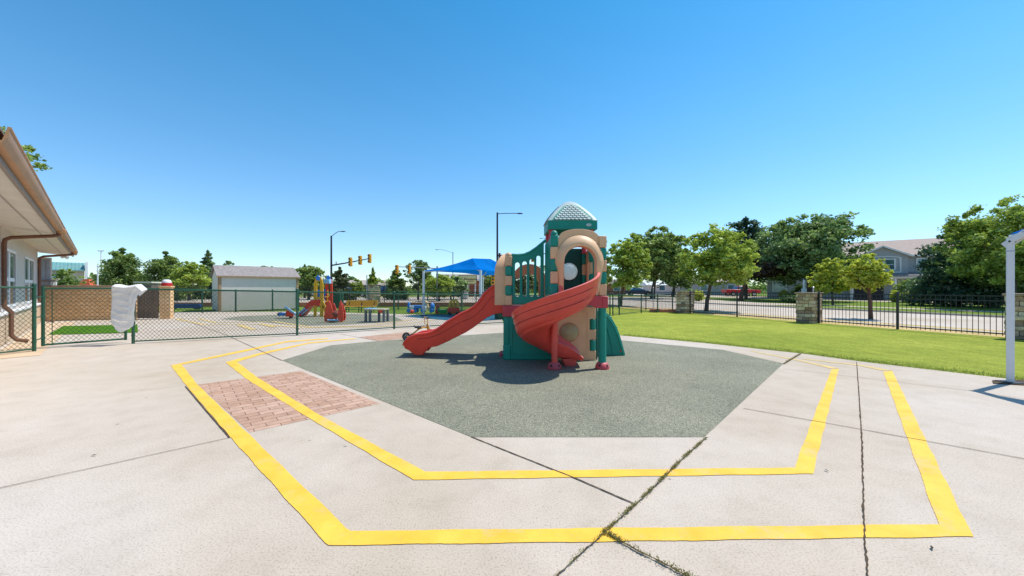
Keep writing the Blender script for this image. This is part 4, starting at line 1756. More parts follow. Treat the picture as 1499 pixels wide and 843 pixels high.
for a, b in ((.24, .29), (.31, .35), (.37, .41)):
    m = MB()
    m.plate([(a, 0), (b, 0), (b, 1.66), (a, 1.66)], [], -.06, .18, lambda u, v, w: bl(10.0 + w, u, v))
    m.build('white_board', M_WHITE, bt, .008)
# floodlight under the eave
fl_ = thing('floodlight', 'small twin floodlight under the far end of the eave', 'light', bl(10.35, .62, 2.86), 0)
m = MB()
m.tube([(0, 0, 0.02), (0, 0, -.07)], .015, 8)
m.lathe([(.05, 0), (.05, .02)], (0, 0, -.01), 10)
m.build('bracket', M_BLACK, fl_)
m = MB()
m.tube([(0, 0, -.07), (.10, .02, -.12)], .035, 10, .075)
m.tube([(0, 0, -.07), (-.10, -.03, -.10)], .03, 10, .06)
m.build('lamp_head', M_WHITE, fl_)

# ------------------------------------------------------------------ tan brick wall with pier and wooden gate
a = Vector((-20.6, 15.5))
b = Vector((-16.9, 16.6))
m = MB()
m.beam((0, 0, .73), (b.x - a.x, b.y - a.y, .73), .22, 1.46)
bw = m.build('brick_wall', M_TBRICK, None)
bw.location = (a.x, a.y, 0)
m = MB()
m.beam((0, 0, 1.49), (b.x - a.x, b.y - a.y, 1.49), .28, .055)
m.build('coping', M_CAPST, bw, .01)
tag(bw, 'long low tan brick wall behind the left gate', 'wall')
x, y = G(244, 466.5)
pr = thing('brick_pier', 'tan brick pier topped by a red and white lamp, beside a wooden gate', 'pier', (x, y, 0), R(24))
m = MB()
m.box(-.19, .19, -.19, .19, 0, 1.42)
m.build('brickwork', M_TBRICK, pr)
m = MB()
m.box(-.22, .22, -.22, .22, 1.422, 1.49)
m.build('cap', M_TBRICK, pr, .01)
lt = thing('beacon', 'red and white dome on top of the tan brick pier', 'lamp', (x, y, 1.49))
m = MB()
m.lathe([(.20, .001), (.21, .05), (.19, .13), (.17, .14)], (0, 0, 0), 18)
m.build('red_base', simple('lamp_red', (.5, .01, .01), .3), lt)
m = MB()
m.lathe([(.17, 0), (.17, .06), (.14, .12), (.08, .15), (.003, .155)], (0, 0, .142), 18)
m.build('white_dome', M_WHITE, lt, 0, angle=60)
gw = thing('wooden_gate', 'weathered grey board gate between the brick wall and the pier', 'gate', (b.x + .04, b.y, 0))
L_ = x - .22 - b.x
m = MB()
for i in range(9):
    m.box(L_ * i / 9 + .006, L_ * (i + 1) / 9 - .006, -.012 + .003 * (i % 2), .02, .04, 1.42)
m.build('boards', M_WOOD, gw)
m = MB()
m.box(0, L_, .021, .07, .3, .4)
m.box(0, L_, .021, .07, 1.1, 1.2)
m.build('rails', M_WOOD, gw)
m = MB()
m.box(L_ * .45 - .035, L_ * .45, -.03, -.013, .04, 1.44)
m.build('cover_strip', M_FASCIA, gw)
# pebbly swale by the building
struct('gravel_strip', MB().sheet([bl(-3, .15, 0)[:2], bl(8, .15, 0)[:2], bl(8, 1.0, 0)[:2], bl(-3, .8, 0)[:2]], .006), M_LEDGE)

# ------------------------------------------------------------------ shed
S0 = Vector((-17.5, 22.0))
sdx = Vector((.71, .70)).normalized()
shd = thing('storage_shed', 'off-white storage shed with grey shingle roof and tan corner boards', 'shed', (S0.x, S0.y, 0), math.atan2(sdx.y, sdx.x))
Lg, Dp, He, Hr = 4.25, 3.1, 2.12, 2.78
M_SHED = simple('shed_siding', (0.74, 0.67, 0.58), 0.8, 0, 0.05, 2)
M_STRIM = simple('shed_trim', (0.42, 0.27, 0.14), 0.7)
m = MB()
m.box(0, Lg, 0, Dp, 0.02, He)
m.plate([(0, He), (Dp, He), (Dp / 2, Hr - .04)], [], 0, .04, lambda u, v, w: (w, u, v))
m.plate([(0, He), (Dp, He), (Dp / 2, Hr - .04)], [], -.04, 0, lambda u, v, w: (Lg + w, u, v))
for i in range(1, 14):           # grooved siding battens
    m.box(Lg * i / 14 - .008, Lg * i / 14 + .008, -.008, -.001, .04, He)
m.build('walls', M_SHED, shd)
for (ax, bx) in ((-.01, .13), (Lg - .13, Lg + .01)):
    m = MB()
    m.box(ax, bx, -.03, -.009, .02, He)
    m.build('corner_board', M_STRIM, shd, .004)
m = MB()
m.box(-.03, -.002, 0.0, .12, .02, He)
m.build('corner_board', M_STRIM, shd, .004)
m = MB()
ov = .10
for s_ in (1, -1):
    y0_ = -ov if s_ == 1 else Dp + ov
    ze = He - (Hr - He) * ov / (Dp / 2)
    m.add([(-.12, y0_, ze), (Lg + .12, y0_, ze), (Lg + .12, Dp / 2, Hr), (-.12, Dp / 2, Hr), (-.12, y0_, ze + .06), (Lg + .12, y0_, ze + .06), (Lg + .12, Dp / 2, Hr + .06), (-.12, Dp / 2, Hr + .06)],
          [(0, 1, 2, 3), (4, 7, 6, 5), (0, 4, 5, 1), (0, 3, 7, 4), (1, 5, 6, 2), (3, 2, 6, 7)])
m.build('roof', M_ROOFG, shd)
m = MB()
ze = He - (Hr - He) * ov / (Dp / 2)
m.box(-.12, Lg + .12, -ov - .022, -ov - .002, ze - .03, ze + .05)
m.build('eave_board', M_STRIM, shd)

# ------------------------------------------------------------------ canopies
def canopy(label, corners, hts, peak, posts, post_r=.055, square=False, base=(0, 0)):
    """four-cornered fabric shade: corners (x, y), hts, ridge ends (x, y, z)"""
    o0 = Vector(corners[0])
    t = thing('shade_canopy', label, 'canopy', (o0.x, o0.y, 0))
    ra, rb = Vector(peak[0]), Vector(peak[1])
    cs = [Vector((c[0], c[1], h)) for c, h in zip(corners, hts)]
    m = MB()
    ap_ = [ra, ra, rb, rb]
    cen = sum(cs, Vector()) / 4
    for k in range(4):
        a, b = cs[k], cs[(k + 1) % 4]
        pa, pb = ap_[k], ap_[(k + 1) % 4]
        rows = []
        n1, n2 = 18, 10
        for j in range(n2 + 1):
            v = j / n2
            row = []
            for i in range(n1 + 1):
                u = i / n1
                e = a.lerp(b, u)
                q = pa.lerp(pb, u)
                inward = (Vector((cen.x, cen.y, e.z)) - e).normalized()
                e = e + inward * (.42 * math.sin(PI * u)) + Vector((0, 0, .02 * math.sin(PI * u)))
                p = e.lerp(q, v)
                p.z -= .10 * math.sin(PI * v) * (0.6 + .4 * math.sin(PI * u))
                row.append((p.x - o0.x, p.y - o0.y, p.z))
            rows.append(row)
        m.grid(rows)
    m.build('sail', M_SAIL, t, 0, fixn=False, angle=25)
    for k in posts:
        c = cs[k]
        mb = MB()
        if square:
            mb.box(-post_r, post_r, -post_r, post_r, .0, c.z - .06, Matrix.Translation((c.x - o0.x, c.y - o0.y, 0)) @ Matrix.Rotation(R(-50), 4, 'Z'))
        else:
            mb.tube([(c.x - o0.x, c.y - o0.y, 0), (c.x - o0.x, c.y - o0.y, c.z - .02)], post_r, 12)
        pp = mb.build('post', M_POST, t, .006 if square else 0)
        mb = MB()
        if square:
            mb.box(c.x - .10 - o0.x, c.x + .10 - o0.x, c.y - .10 - o0.y, c.y + .10 - o0.y, .002, .02)
        else:
            mb.box(c.x - .15 - o0.x, c.x + .15 - o0.x, c.y - .15 - o0.y, c.y + .15 - o0.y, .004, .03)
        mb.build('base_plate', M_BLACK, pp)
        # rafter to the ridge
        q = ap_[k]
        mb = MB()
        st = c + Vector((0, 0, -.05))
        e_ = st.lerp(q, .45) + Vector((0, 0, -.22))
        mb.tube([(st.x - o0.x, st.y - o0.y, st.z), (e_.x - o0.x, e_.y - o0.y, e_.z)], 0.04 if not square else .03, 10)
        mb.build('rafter', M_POST, t)
        if square:
            for s_ in (-1, 1):
                mb = MB()
                dirv = (q - c)
                dirv.z = 0
                dirv.normalize()
                sdv = Vector((-dirv.y, dirv.x, 0)) * s_ * .042
                p0 = c + sdv + Vector((0, 0, -.17)) - dirv * .05
                p1 = c + sdv + dirv * .30 + Vector((0, 0, .10))
                mb.beam((p0.x - o0.x, p0.y - o0.y, p0.z), (p1.x - o0.x, p1.y - o0.y, p1.z), 0.010, .075)
                bp = mb.build('bracket_plate', M_POST, t, .003)
                mb = MB()
                for q_ in (.2, .7):
                    pp_ = p0.lerp(p1, q_)
                    mb.ball((pp_.x - o0.x, pp_.y - o0.y, pp_.z), .016, n=8, m=6)
                mb.build('bolt', M_BLACK, bp)
            mb = MB()
            mb.box(-post_r - .003, post_r + .003, -post_r - .003, post_r + .003, 1.93, 1.955, Matrix.Translation((c.x - o0.x, c.y - o0.y, 0)) @ Matrix.Rotation(R(-50), 4, 'Z'))
            mb.build('strap', M_RIM, pp)
    return t


canopy('blue fabric shade canopy on white posts over the far toys', [(-4.48, 18.7), (-1.50, 17.6), (1.0, 24.2), (-2.0, 25.2)], [2.27, 2.27, 2.25, 2.25],
       [(-2.15, 19.9, 3.00), (-1.25, 21.6, 3.10)], [0, 1, 2, 3], .06)
x, y = G(1479, 560.5)
canopy('corner of a blue shade canopy on a white square post at the right edge', [(x, y), (x + 1.7, y - 2.9), (x + .5, y - 5.8), (x - 1.2, y - 3.0)], [2.20, 2.2, 2.2, 2.2],
       [(x + .25, y - 2.6, 3.35), (x + .25, y - 3.2, 3.35)], [0, 1, 3], .037, True)
o = MB().sheet([(x - .32, y - .05), (x + .02, y - .16), (x + .8, y + .02), (x + .75, y + .16), (x - .1, y + .13)], 0.011)
struct('dirt_patch', o, M_JOINT)

# ------------------------------------------------------------------ trees
def leaves(cl_list, size, seed, name, mat, parent, origin, droop=0.0, flat=.55):
    """many leaf-sized faces in clumps; cl_list: (x, y, z, rx, rz, count, tone)"""
    rng = np.random.default_rng(seed)
    P, T_ = [], []
    for (x, y, z, rx, rz, cnt, tone) in cl_list:
        cnt = int(cnt * 1.05) + 1
        v = rng.normal(size=(cnt, 3))
        v /= np.linalg.norm(v, axis=1)[:, None] + 1e-9
        rad = rng.random(cnt) ** 0.42
        rad = rad * (1 + .12 * rng.normal(size=cnt))
        p = v * rad[:, None] * np.array([rx, rx, rz]) + np.array([x, y, z])
        P.append(p)
        T_.append(np.clip(tone + .22 * rng.normal(size=cnt) + .20 * v[:, 2], 0, 1))  # clump tops toned lighter, undersides darker: top light put into leaf colour
    P = np.concatenate(P)
    T_ = np.concatenate(T_)
    n = len(P)
    a = rng.normal(size=(n, 3))
    a[:, 2] *= flat
    a /= np.linalg.norm(a, axis=1)[:, None]
    b = rng.normal(size=(n, 3))
    b -= a * (a * b).sum(1)[:, None]
    b /= np.linalg.norm(b, axis=1)[:, None] + 1e-9
    s = size * .82 * (0.5 + 1.0 * rng.random(n))[:, None]
    l, wd = a * s, b * s * .42
    V = np.empty((n, 4, 3))
    V[:, 0] = P - l * .6
    V[:, 1] = P + wd - l * .05
    V[:, 2] = P + l * .75
    V[:, 3] = P - wd - l * .05
    V -= np.array(origin)
    me = bpy.data.meshes.new(name)
    me.vertices.add(n * 4)
    me.vertices.foreach_set('co', V.reshape(-1))
    me.loops.add(n * 4)
    me.loops.foreach_set('vertex_index', np.arange(n * 4, dtype=np.int32))
    me.polygons.add(n)
    me.polygons.foreach_set('loop_start', np.arange(0, n * 4, 4, dtype=np.int32))
    me.polygons.foreach_set('loop_total', np.full(n, 4, dtype=np.int32))
    me.update(calc_edges=True)
    me.validate()
    at = me.attributes.new('tone', 'FLOAT', 'FACE')
    at.data.foreach_set('value', T_.astype(np.float32))
    me.materials.append(mat)
    o = bpy.data.objects.new(name, me)
    C.objects.link(o)
    o.parent = parent
    return o


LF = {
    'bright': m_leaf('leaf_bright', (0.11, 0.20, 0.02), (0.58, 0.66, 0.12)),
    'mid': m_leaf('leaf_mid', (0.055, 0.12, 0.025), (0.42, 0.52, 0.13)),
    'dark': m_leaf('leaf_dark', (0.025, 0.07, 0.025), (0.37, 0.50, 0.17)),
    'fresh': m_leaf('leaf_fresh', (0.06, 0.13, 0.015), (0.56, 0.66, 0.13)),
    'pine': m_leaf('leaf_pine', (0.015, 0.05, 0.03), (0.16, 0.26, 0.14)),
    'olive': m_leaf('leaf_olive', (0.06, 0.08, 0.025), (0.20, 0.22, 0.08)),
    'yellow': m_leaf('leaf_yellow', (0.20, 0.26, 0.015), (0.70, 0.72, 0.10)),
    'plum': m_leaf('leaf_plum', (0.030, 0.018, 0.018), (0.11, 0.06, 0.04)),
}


def tree(name, label, bx, by, cx, cy, zc, rx, rz, kind='round', leaf='mid', n=6000, size=.2, seed=1, trunk_r=.12, clumps=26, bark=None, group=None, gaps=.0, lean=0, low=None):
    rnd = random.Random(seed)
    t = thing(name, label, 'tree', (bx, by, 0), 0, group)
    cl_ = []
    m = MB()
    bark = bark or M_BARK
    if kind == 'round':
        zb = max(.6, zc - rz * .85)
        top = Vector((cx - bx, cy - by, zc + rz * .35))
        mid = Vector(((cx - bx) * .35 + lean, (cy - by) * .35, zb))
        m.tube([(0, 0, -.05), (mid.x * .3, mid.y * .3, zb * .45), mid, mid.lerp(top, .45) + Vector((rx * .06, 0, 0)), top], [trunk_r * 1.25, trunk_r, trunk_r * .8, trunk_r * .5, trunk_r * .15], 9)
        for i in range(clumps):
            a = rnd.uniform(0, 2 * PI)
            zz = rnd.uniform(-.85, .95)
            rr = math.sqrt(max(0, 1 - zz * zz)) * rnd.uniform(.35, .80)
            if zz < -.2:
                rr *= 1.0
            p = Vector((cx + rx * rr * math.cos(a), cy + rx * rr * math.sin(a), zc + rz * zz * rnd.uniform(.72, .9)))
            s = rx * rnd.uniform(.16, .31)
            k2 = int(.62 * n / clumps * (s / (rx * .26)) ** 2)
            cl_.append((p.x, p.y, p.z, s, s * .66 * min(1.2, rz / rx), k2, rnd.uniform(.3, .75)))
            for q_ in range(2):
                e2 = s * 1.0
                cl_.append((p.x + rnd.uniform(-e2, e2), p.y + rnd.uniform(-e2, e2), p.z + rnd.uniform(-e2, e2) * .6, s * .55, s * .32, k2 // 4, rnd.uniform(.35, .85)))
            if i % 2 == 0:
                st = mid.lerp(top, rnd.uniform(0, .8))
                q = Vector((p.x - bx, p.y - by, p.z))
                bend = st.lerp(q, .5) + Vector((0, 0, rz * .08))
                m.tube([st, bend, q], [trunk_r * .45, trunk_r * .25, trunk_r * .08], 6)
        cl_.append((cx, cy, zc, rx * .84, rz * .84, int(n * .14), .35))  # inner fill in a darker tone, crown shade put into the colour
        for i in range(int(clumps * 1.5)):       # loose outer sprays make the outline uneven
            a = rnd.uniform(0, 2 * PI)
            zz = rnd.uniform(-.6, 1)
            rr = math.sqrt(max(0, 1 - zz * zz)) * rnd.uniform(.82, 1.0)
            s = rx * rnd.uniform(.06, .13)
            cl_.append((cx + rx * rr * math.cos(a), cy + rx * rr * math.sin(a), zc + rz * zz * 1.0, s, s * .7, int(n / clumps * .15), rnd.uniform(.4, .8)))
    else:        # conifer: whorls of boughs
        H = zc
        m.tube([(0, 0, -.05), (0, 0, H * .5), (0, 0, H * .98)], [trunk_r, trunk_r * .6, trunk_r * .1], 8)
        lv = clumps
        for k in range(lv):
            f = k / (lv - 1)
            zz = H * (.12 + .86 * f) if low is None else low + (H - low) * f
            rad = rx * (1 - f) ** (.75 if kind == 'cone' else .28 if kind == 'wide' else .45) * rnd.uniform(.75, 1.1) + .05 * rx
            nb = max(3, int(7 * (1 - f) + 3))
            for q in range(nb):
                a = rnd.uniform(0, 2 * PI)
                for e in (.45, .82):
                    s = rad * .30 + .06 * rx
                    cl_.append((bx + rad * e * math.cos(a), by + rad * e * math.sin(a), zz - rad * .10 * e + rnd.uniform(-.05, .05) * H, s, s * .55, int(n / (lv * 12)), rnd.uniform(.2, .6)))
                if q % 2 == 0:
                    m.tube([(0, 0, zz), (rad * .8 * math.cos(a), rad * .8 * math.sin(a), zz - rad * .05)], [trunk_r * .25, trunk_r * .08], 5)
            cl_.append((bx, by, zz, rx * .18 * (1.1 - f), H / lv, int(n / (lv * 9)), .25))
    m.build('trunk', bark, t, 0, fixn=False, angle=60)
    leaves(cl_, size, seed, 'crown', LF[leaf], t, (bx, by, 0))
    return t


def at(px, Y):
    return (px - 749.5) * Y / F


TS = 'street trees along the right'
# right side
x, y = G(908.5, 447)
tree('street_tree', 'light green young tree nearest the play tower, thin pale trunk behind the iron fence', x, y, at(919, 29.6), 29.4, 3.35, 1.75, 2.3, 'round', 'bright', 11000, .17, 21, .11, 34)
tree('shade_tree', 'large darker green tree just right of the light tree by the play tower', at(955, 50), 50, at(962, 50), 50, 5.4, 4.3, 4.1, 'round', 'mid', 14000, .32, 22, .3, 42)
x, y = G(1033.7, 455)
tree('street_tree', 'bright green leafy tree behind the iron fence, left of the middle pillar', x, y, at(1052, 22.5), 22.8, 3.15, 2.25, 2.1, 'round', 'bright', 15000, .15, 23, .11, 40)
tree('pine_tree', 'tall dark blue-green pine rising behind the bright tree', at(1092, 48), 48, 0, 0, 10.2, 3.0, 0, 'wide', 'pine', 15000, .28, 24, .22, 18, None, None, 0, 0, 3.2)
tree('shade_tree', 'very large dark dense tree left of the grey house', at(1188, 40), 40, at(1183, 40), 40, 5.3, 5.2, 3.9, 'round', 'dark', 26000, .27, 25, .4, 60)
tree('plum_tree', 'dark purple-leaved tree in front of the red pickup', at(1084, 41), 41, at(1116, 41), 41, 3.5, 2.9, 1.1, 'round', 'plum', 6000, .25, 26, .2, 26, M_BARKR)
tree('street_tree', 'small yellow-green tree just right of the middle stone pillar', at(1219, 31), 31, at(1217, 31), 31, 2.25, 1.55, 1.6, 'round', 'yellow', 7000, .17, 27, .08, 26)
x, y = G(1274.7, 466.6)
tree('street_tree', 'small thin yellow-green tree right behind the iron fence in front of the grey house', x, y, at(1271, 16.9), 17.0, 2.0, .92, .95, 'round', 'yellow', 5500, .115, 28, .075, 26, M_BARKR)
tree('pine_tree', 'dark broad pine in front of the right end of the grey house', at(1403, 29), 29, 0, 0, 6.2, 2.9, 0, 'pine', 'pine', 17000, .2, 29, .22, 18, None, None, 0, 0, .6)
x, y = G(1437, 454)
tree('shade_tree', 'large bright green tree behind the white canopy post at the right edge', at(1488, 24), 24.2, at(1496, 24), 24.2, 4.3, 3.7, 2.95, 'round', 'fresh', 28000, .17, 30, .15, 64)
tree('shade_tree', 'dark leafy tree under the big bright one at the right edge', at(1455, 27.5), 27.5, at(1455, 27.5), 27.5, 2.7, 3.2, 2.0, 'round', 'dark', 9000, .2, 31, .25, 26)
tree('shade_tree', 'dark green tree filling the gap between the pine and the very large tree', at(1152, 52), 52, at(1150, 52), 52, 5.4, 4.5, 3.2, 'round', 'dark', 9000, .3, 51, .25, 30)
tree('shade_tree', 'dark tree far behind the light tree by the play tower', at(985, 62), 62, at(990, 62), 62, 4.4, 4.0, 3.6, 'round', 'dark', 7000, .35, 52, .25, 28)
tree('shade_tree', 'pale green tree half hidden behind the play tower roof', at(880, 44), 44, at(878, 44), 44, 3.9, 1.7, 3.4, 'round', 'mid', 4000, .26, 53, .15, 20)
tree('shade_tree', 'green tree seen through the play tower arch', at(800, 60), 60, at(798, 60), 60, 2.9, 3.2, 2.5, 'round', 'mid', 4500, .3, 54, .15, 20)
tree('shade_tree', 'low green tree seen through the tower railings', at(768, 52), 52, at(766, 52), 52, 2.2, 2.4, 1.9, 'round', 'olive', 4500, .3, 55, .15, 20)

# left side
Yl = 46
tree('pine_tree', 'round bushy green pine behind the draped gate', at(179, 44), 44, 0, 0, 5.8, 2.9, 0, 'pine', 'mid', 24000, .17, 32, .2, 14, None, None, 0, 0, .4)
tree('pine_tree', 'bushy green pine behind the brick pier', at(243, 44), 44, 0, 0, 5.4, 2.7, 0, 'pine', 'mid', 22000, .17, 33, .2, 14, None, None, 0, 0, .4)
tree('leafy_tree', 'bright green tree between the brick pier and the shed', at(277, 42), 42, at(277, 42), 42, 2.4, 1.9, 2.0, 'round', 'bright', 12000, .16, 34, .15, 22)
tree('pine_tree', 'narrow dark conifer at the left end of the shed', at(304, 47), 47, 0, 0, 5.9, 1.7, 0, 'cone', 'dark', 14000, .18, 35, .2, 15, None, None, 0, 0, .4)
tree('leafy_tree', 'small dark tree top peeping over the left of the shed roof', at(335, 70), 70, at(335, 70), 70, 5.0, 1.4, 1.5, 'round', 'dark', 1800, .35, 36, .15, 12)
tree('leafy_tree', 'faint tree top over the middle of the shed roof', at(389, 80), 80, at(389, 80), 80, 4.6, 1.9, 1.8, 'round', 'mid', 1500, .4, 37, .15, 12)
tree('leafy_tree', 'broad green tree between the shed and the rocket slide', at(452, 45), 45, at(452, 45), 45, 2.3, 2.3, 1.7, 'round', 'mid', 14000, .18, 38, .15, 26)
tree('pine_tree', 'feathery green tree top behind the rocket slide', at(446, 52), 52, 0, 0, 4.4, 1.5, 0, 'cone', 'dark', 3500, .28, 39, .15, 12, None, None, 0, 0, 1.0)
tree('pine_tree', 'brownish olive conifer beside the black signal pole', at(497, 43), 43, 0, 0, 3.6, 1.5, 0, 'pine', 'olive', 11000, .17, 40, .15, 12, None, None, 0, 0, .3)
tree('leafy_tree', 'tiny dark round tree far away above the low tan building', at(513, 95), 95, at(513, 95), 95, 3.6, 1.2, .9, 'round', 'dark', 900, .45, 41, .15, 8)
tree('leafy_tree', 'small light green bush-like tree in front of the low tan building', at(521, 44), 44, at(522, 44), 44, 1.2, .85, 1.2, 'round', 'bright', 3000, .22, 42, .08, 14)
tree('pine_tree', 'conical light green tree above the far left stone pillar', at(546, 44), 44, 0, 0, 3.6, 1.05, 0, 'cone', 'bright', 9000, .16, 43, .1, 12, None, None, 0, 0, .5)
tree('pine_tree', 'taller conical green tree left of the white canopy post', at(580, 45), 45, 0, 0, 3.9, 1.4, 0, 'cone', 'mid', 12000, .17, 44, .12, 13, None, None, 0, 0, .4)
tree('leafy_tree', 'tall loose airy tree behind the left canopy post', at(612, 44), 44, at(612, 44), 44, 2.8, 1.7, 1.9, 'round', 'dark', 7000, .17, 45, .12, 22)
tree('leafy_tree', 'wide yellow-green shrub tree under the blue canopy', at(643, 40), 40, at(641, 40), 40, 1.5, 1.85, 1.35, 'round', 'bright', 14000, .15, 46, .1, 30)
tree('leafy_tree', 'dark low tree behind the wide shrub tree', at(660, 46), 46, at(656, 46), 46, 1.5, 2.6, 1.4, 'round', 'dark', 5000, .25, 47, .1, 20)
tree('leafy_tree', 'small green tree right of the sign board', at(714, 47), 47, at(714, 47), 47, 2.2, 1.0, 1.1, 'round', 'mid', 3000, .22, 48, .08, 14)
tree('leafy_tree', 'tall tree behind the cream building, only its leaves showing above the gutter', -34.4, 21.6, -34.4, 21.6, 9.3, 4.3, 3.0, 'round', 'mid', 16000, .22, 49, .3, 44)
tree('leafy_tree', 'dark shrub below the green metal roof', at(98, 30), 30, at(98, 30), 30, 1.7, 1.05, 1.2, 'round', 'mid', 3500, .16, 50, .08, 16)
tree('leafy_tree', 'dark thin tree beside the tall white pole', at(141, 60), 60, at(141, 60), 60, 2.4, 1.0, 1.6, 'round', 'dark', 1500, .3, 56, .08, 12)
tree('leafy_tree', 'distant dark hedge-like tree behind the parked blue car', at(562, 70), 70, at(560, 70), 70, 1.4, 3.6, 1.6, 'round', 'mid', 3500, .35, 57, .12, 18)


def bush(label, x, y, r, h, leaf, n, size, seed, name='shrub'):
    t = thing(name, label, 'shrub', (x, y, 0))
    rnd = random.Random(seed)
    cl_ = []
    for i in range(9):
        a = rnd.uniform(0, 2 * PI)
        q = rnd.uniform(0, .6)
        cl_.append((x + r * q * math.cos(a), y + r * q * math.sin(a), h * rnd.uniform(.3, .62), r * .45, h * .36, n // 9, rnd.uniform(.3, .7)))
    leaves(cl_, size, seed, 'foliage', LF[leaf], t, (x, y, 0))
    m = MB()
    for i in range(5):
        a = rnd.uniform(0, 2 * PI)
        m.tube([(0, 0, -.02), (r * .5 * math.cos(a), r * .5 * math.sin(a), h * .6)], .03, 5, .01)
    m.build('stems', M_BARK, t)
    return t


bush('green shrub below the grey house windows', at(1338, 37), 37, 1.7, 2.6, 'mid', 3500, .2, 61)
bush('yellow-green ornamental grass left of the house shrub', at(1312, 36), 36, .55, 1.2, 'yellow', 900, .2, 62, 'ornamental_grass')
bush('yellow-green ornamental grass in front of the house shrub', at(1328, 35.5), 35.5, .5, 1.1, 'yellow', 900, .2, 63, 'ornamental_grass')
bush('yellow-green ornamental grass right of the house shrub', at(1354, 35.5), 35.5, .5, 1.0, 'yellow', 900, .2, 64, 'ornamental_grass')
bush('small rounded flowering shrub left of the middle stone pillar', at(1151, 42), 42, .75, 1.3, 'yellow', 900, .18, 65)
bush('dark hedge behind the left of the middle stone pillar', at(1165, 35), 35, 1.8, .75, 'dark', 3500, .16, 66, 'hedge')
bush('green shrub just left of the middle stone pillar', at(1168, 43), 43, .9, 1.9, 'mid', 1500, .2, 67)
bush('low green hedge at the foot of the dark broad pine', at(1398, 33), 33, 2.2, .8, 'bright', 2500, .16, 68, 'hedge')
bush('low green hedge at the right edge behind the iron fence', at(1462, 31), 31, 2.4, .8, 'bright', 2500, .16, 69, 'hedge')
bush('small yellow shrub behind the far stone pillar', at(1022, 40), 40, .9, 1.2, 'yellow', 900, .2, 70)
bush('dark evergreen shrub behind the trunk of the bright tree', at(1010, 42), 42, 1.3, 1.4, 'dark', 1500, .22, 71)

# distant tree belt: reads as one mass
mb_cl = []
rnd = random.Random(99)
for i in range(340):
    px = rnd.uniform(-150, 1650)
    Y = rnd.uniform(105, 150)
    h = rnd.uniform(1.2, 3.4) * (1.15 if px > 850 else .75)
    mb_cl.append((at(px, Y), Y, h * .5, rnd.uniform(3, 6), h * .75, 110, rnd.uniform(.2, .6)))
fw = leaves(mb_cl, .9, 5, 'distant_woods', LF['mid'], None, (0, 0, 0))
tag(fw, 'distant belt of green trees along the horizon', 'woods', None, 'stuff')


# ------------------------------------------------------------------ grey house across the street
HX = Vector((.81, -.59)).normalized()
HN = Vector((HX.y, -HX.x))          # toward the street
if HN.y > 0:
    HN = -HN
H0_ = Vector((45.6, 42.2))
hs = thing('apartment_house', 'two-storey grey-blue house with tan roof, white windows and a small front gable', 'house', (H0_.x, H0_.y, 0))


def hp(t_, off, z):
    q = HX * t_ + HN * off
    return (q.x, q.y, z)


def HPm(off):
    return lambda u, v, w: hp(u, off + w, v)


m = MB()
m.loft([[hp(t_, 0, 0), hp(t_, -10, 0), hp(t_, -10, 5.15), hp(t_, 0, 5.15)] for t_ in (-13.5, 22)])
m.build('walls', M_SIDING, hs)
m = MB()
m.loft([[hp(t_, .5, 5.02), hp(t_, .5, 5.16), hp(t_, -5, 7.42), hp(t_, -10.5, 5.16), hp(t_, -10.5, 5.02), hp(t_, -5, 7.2)] for t_ in (-14, 22.5)])
m.build('roof', M_HROOF, hs)
m = MB()
m.plate([(-13.9, 5.0), (22.4, 5.0), (22.4, 5.15), (-13.9, 5.15)], [], .502, .56, HPm(0))
m.build('eave_trim', M_WHITE, hs)


def house_window(t0, t1, z0, z1, n, off=0.0, arch_=False):
    fr = MB()
    hs_ = []
    for i in range(n):
        a = t0 + (t1 - t0) * i / n + .10
        b = t0 + (t1 - t0) * (i + 1) / n - .10
        hs_.append([(a, z0 + .12), (b, z0 + .12), (b, z1 - .12), (a, z1 - .12)])
    fr.plate([(t0 - .05, z0), (t1 + .05, z0), (t1 + .05, z1), (t0 - .05, z1)], hs_, .003, .10, HPm(off))
    fo = fr.build('window', M_WHITE, hs)
    for q in hs_:
        g = MB()
        g.plate(q, [], .02, .03, HPm(off))
        g.build('pane', M_GLASS, fo)
        g = MB()
        zm = (q[0][1] + q[2][1]) / 2
        g.plate([(q[0][0], zm - .03), (q[1][0], zm - .03), (q[1][0], zm + .03), (q[0][0], zm + .03)], [], .032, .06, HPm(off))
        g.build('glazing_bar', M_WHITE, fo)


# gabled bay
m = MB()
m.plate([(-4.5, 0), (-.3, 0), (-.3, 5.15), (-2.4, 6.15), (-4.5, 5.15)], [], 0, .6, HPm(0))
m.build('bay', M_SIDING, hs)
m = MB()
for sg in (1, -1):
    a_ = (-2.4 + sg * 2.45, 4.98)
    b_ = (-2.4, 6.20)
    m.add([hp(a_[0], .9, a_[1]), hp(b_[0], .9, b_[1]), hp(b_[0], -3.4, b_[1]), hp(a_[0], -3.4, a_[1]), hp(a_[0], .9, a_[1] + .14), hp(b_[0], .9, b_[1] + .14), hp(b_[0], -3.4, b_[1] + .14), hp(a_[0], -3.4, a_[1] + .14)],
          [(0, 1, 2, 3), (4, 5, 6, 7), (0, 1, 5, 4), (0, 3, 7, 4)])
m.build('gable_roof', M_HROOF, hs)
m = MB()
for sg in (1, -1):
    m.beam(hp(-2.4 + sg * 2.45, .93, 5.0), hp(-2.4, .93, 6.25), .05, .16)
m.build('gable_trim', M_WHITE, hs)
m = MB()
tr_o = [(-3.9, 3.15), (-.85, 3.15), (-.85, 4.85)] + [(-2.375 + 1.525 * math.cos(PI * i / 10), 4.85 + .28 * math.sin(PI * i / 10)) for i in range(1, 10)] + [(-3.9, 4.85)]
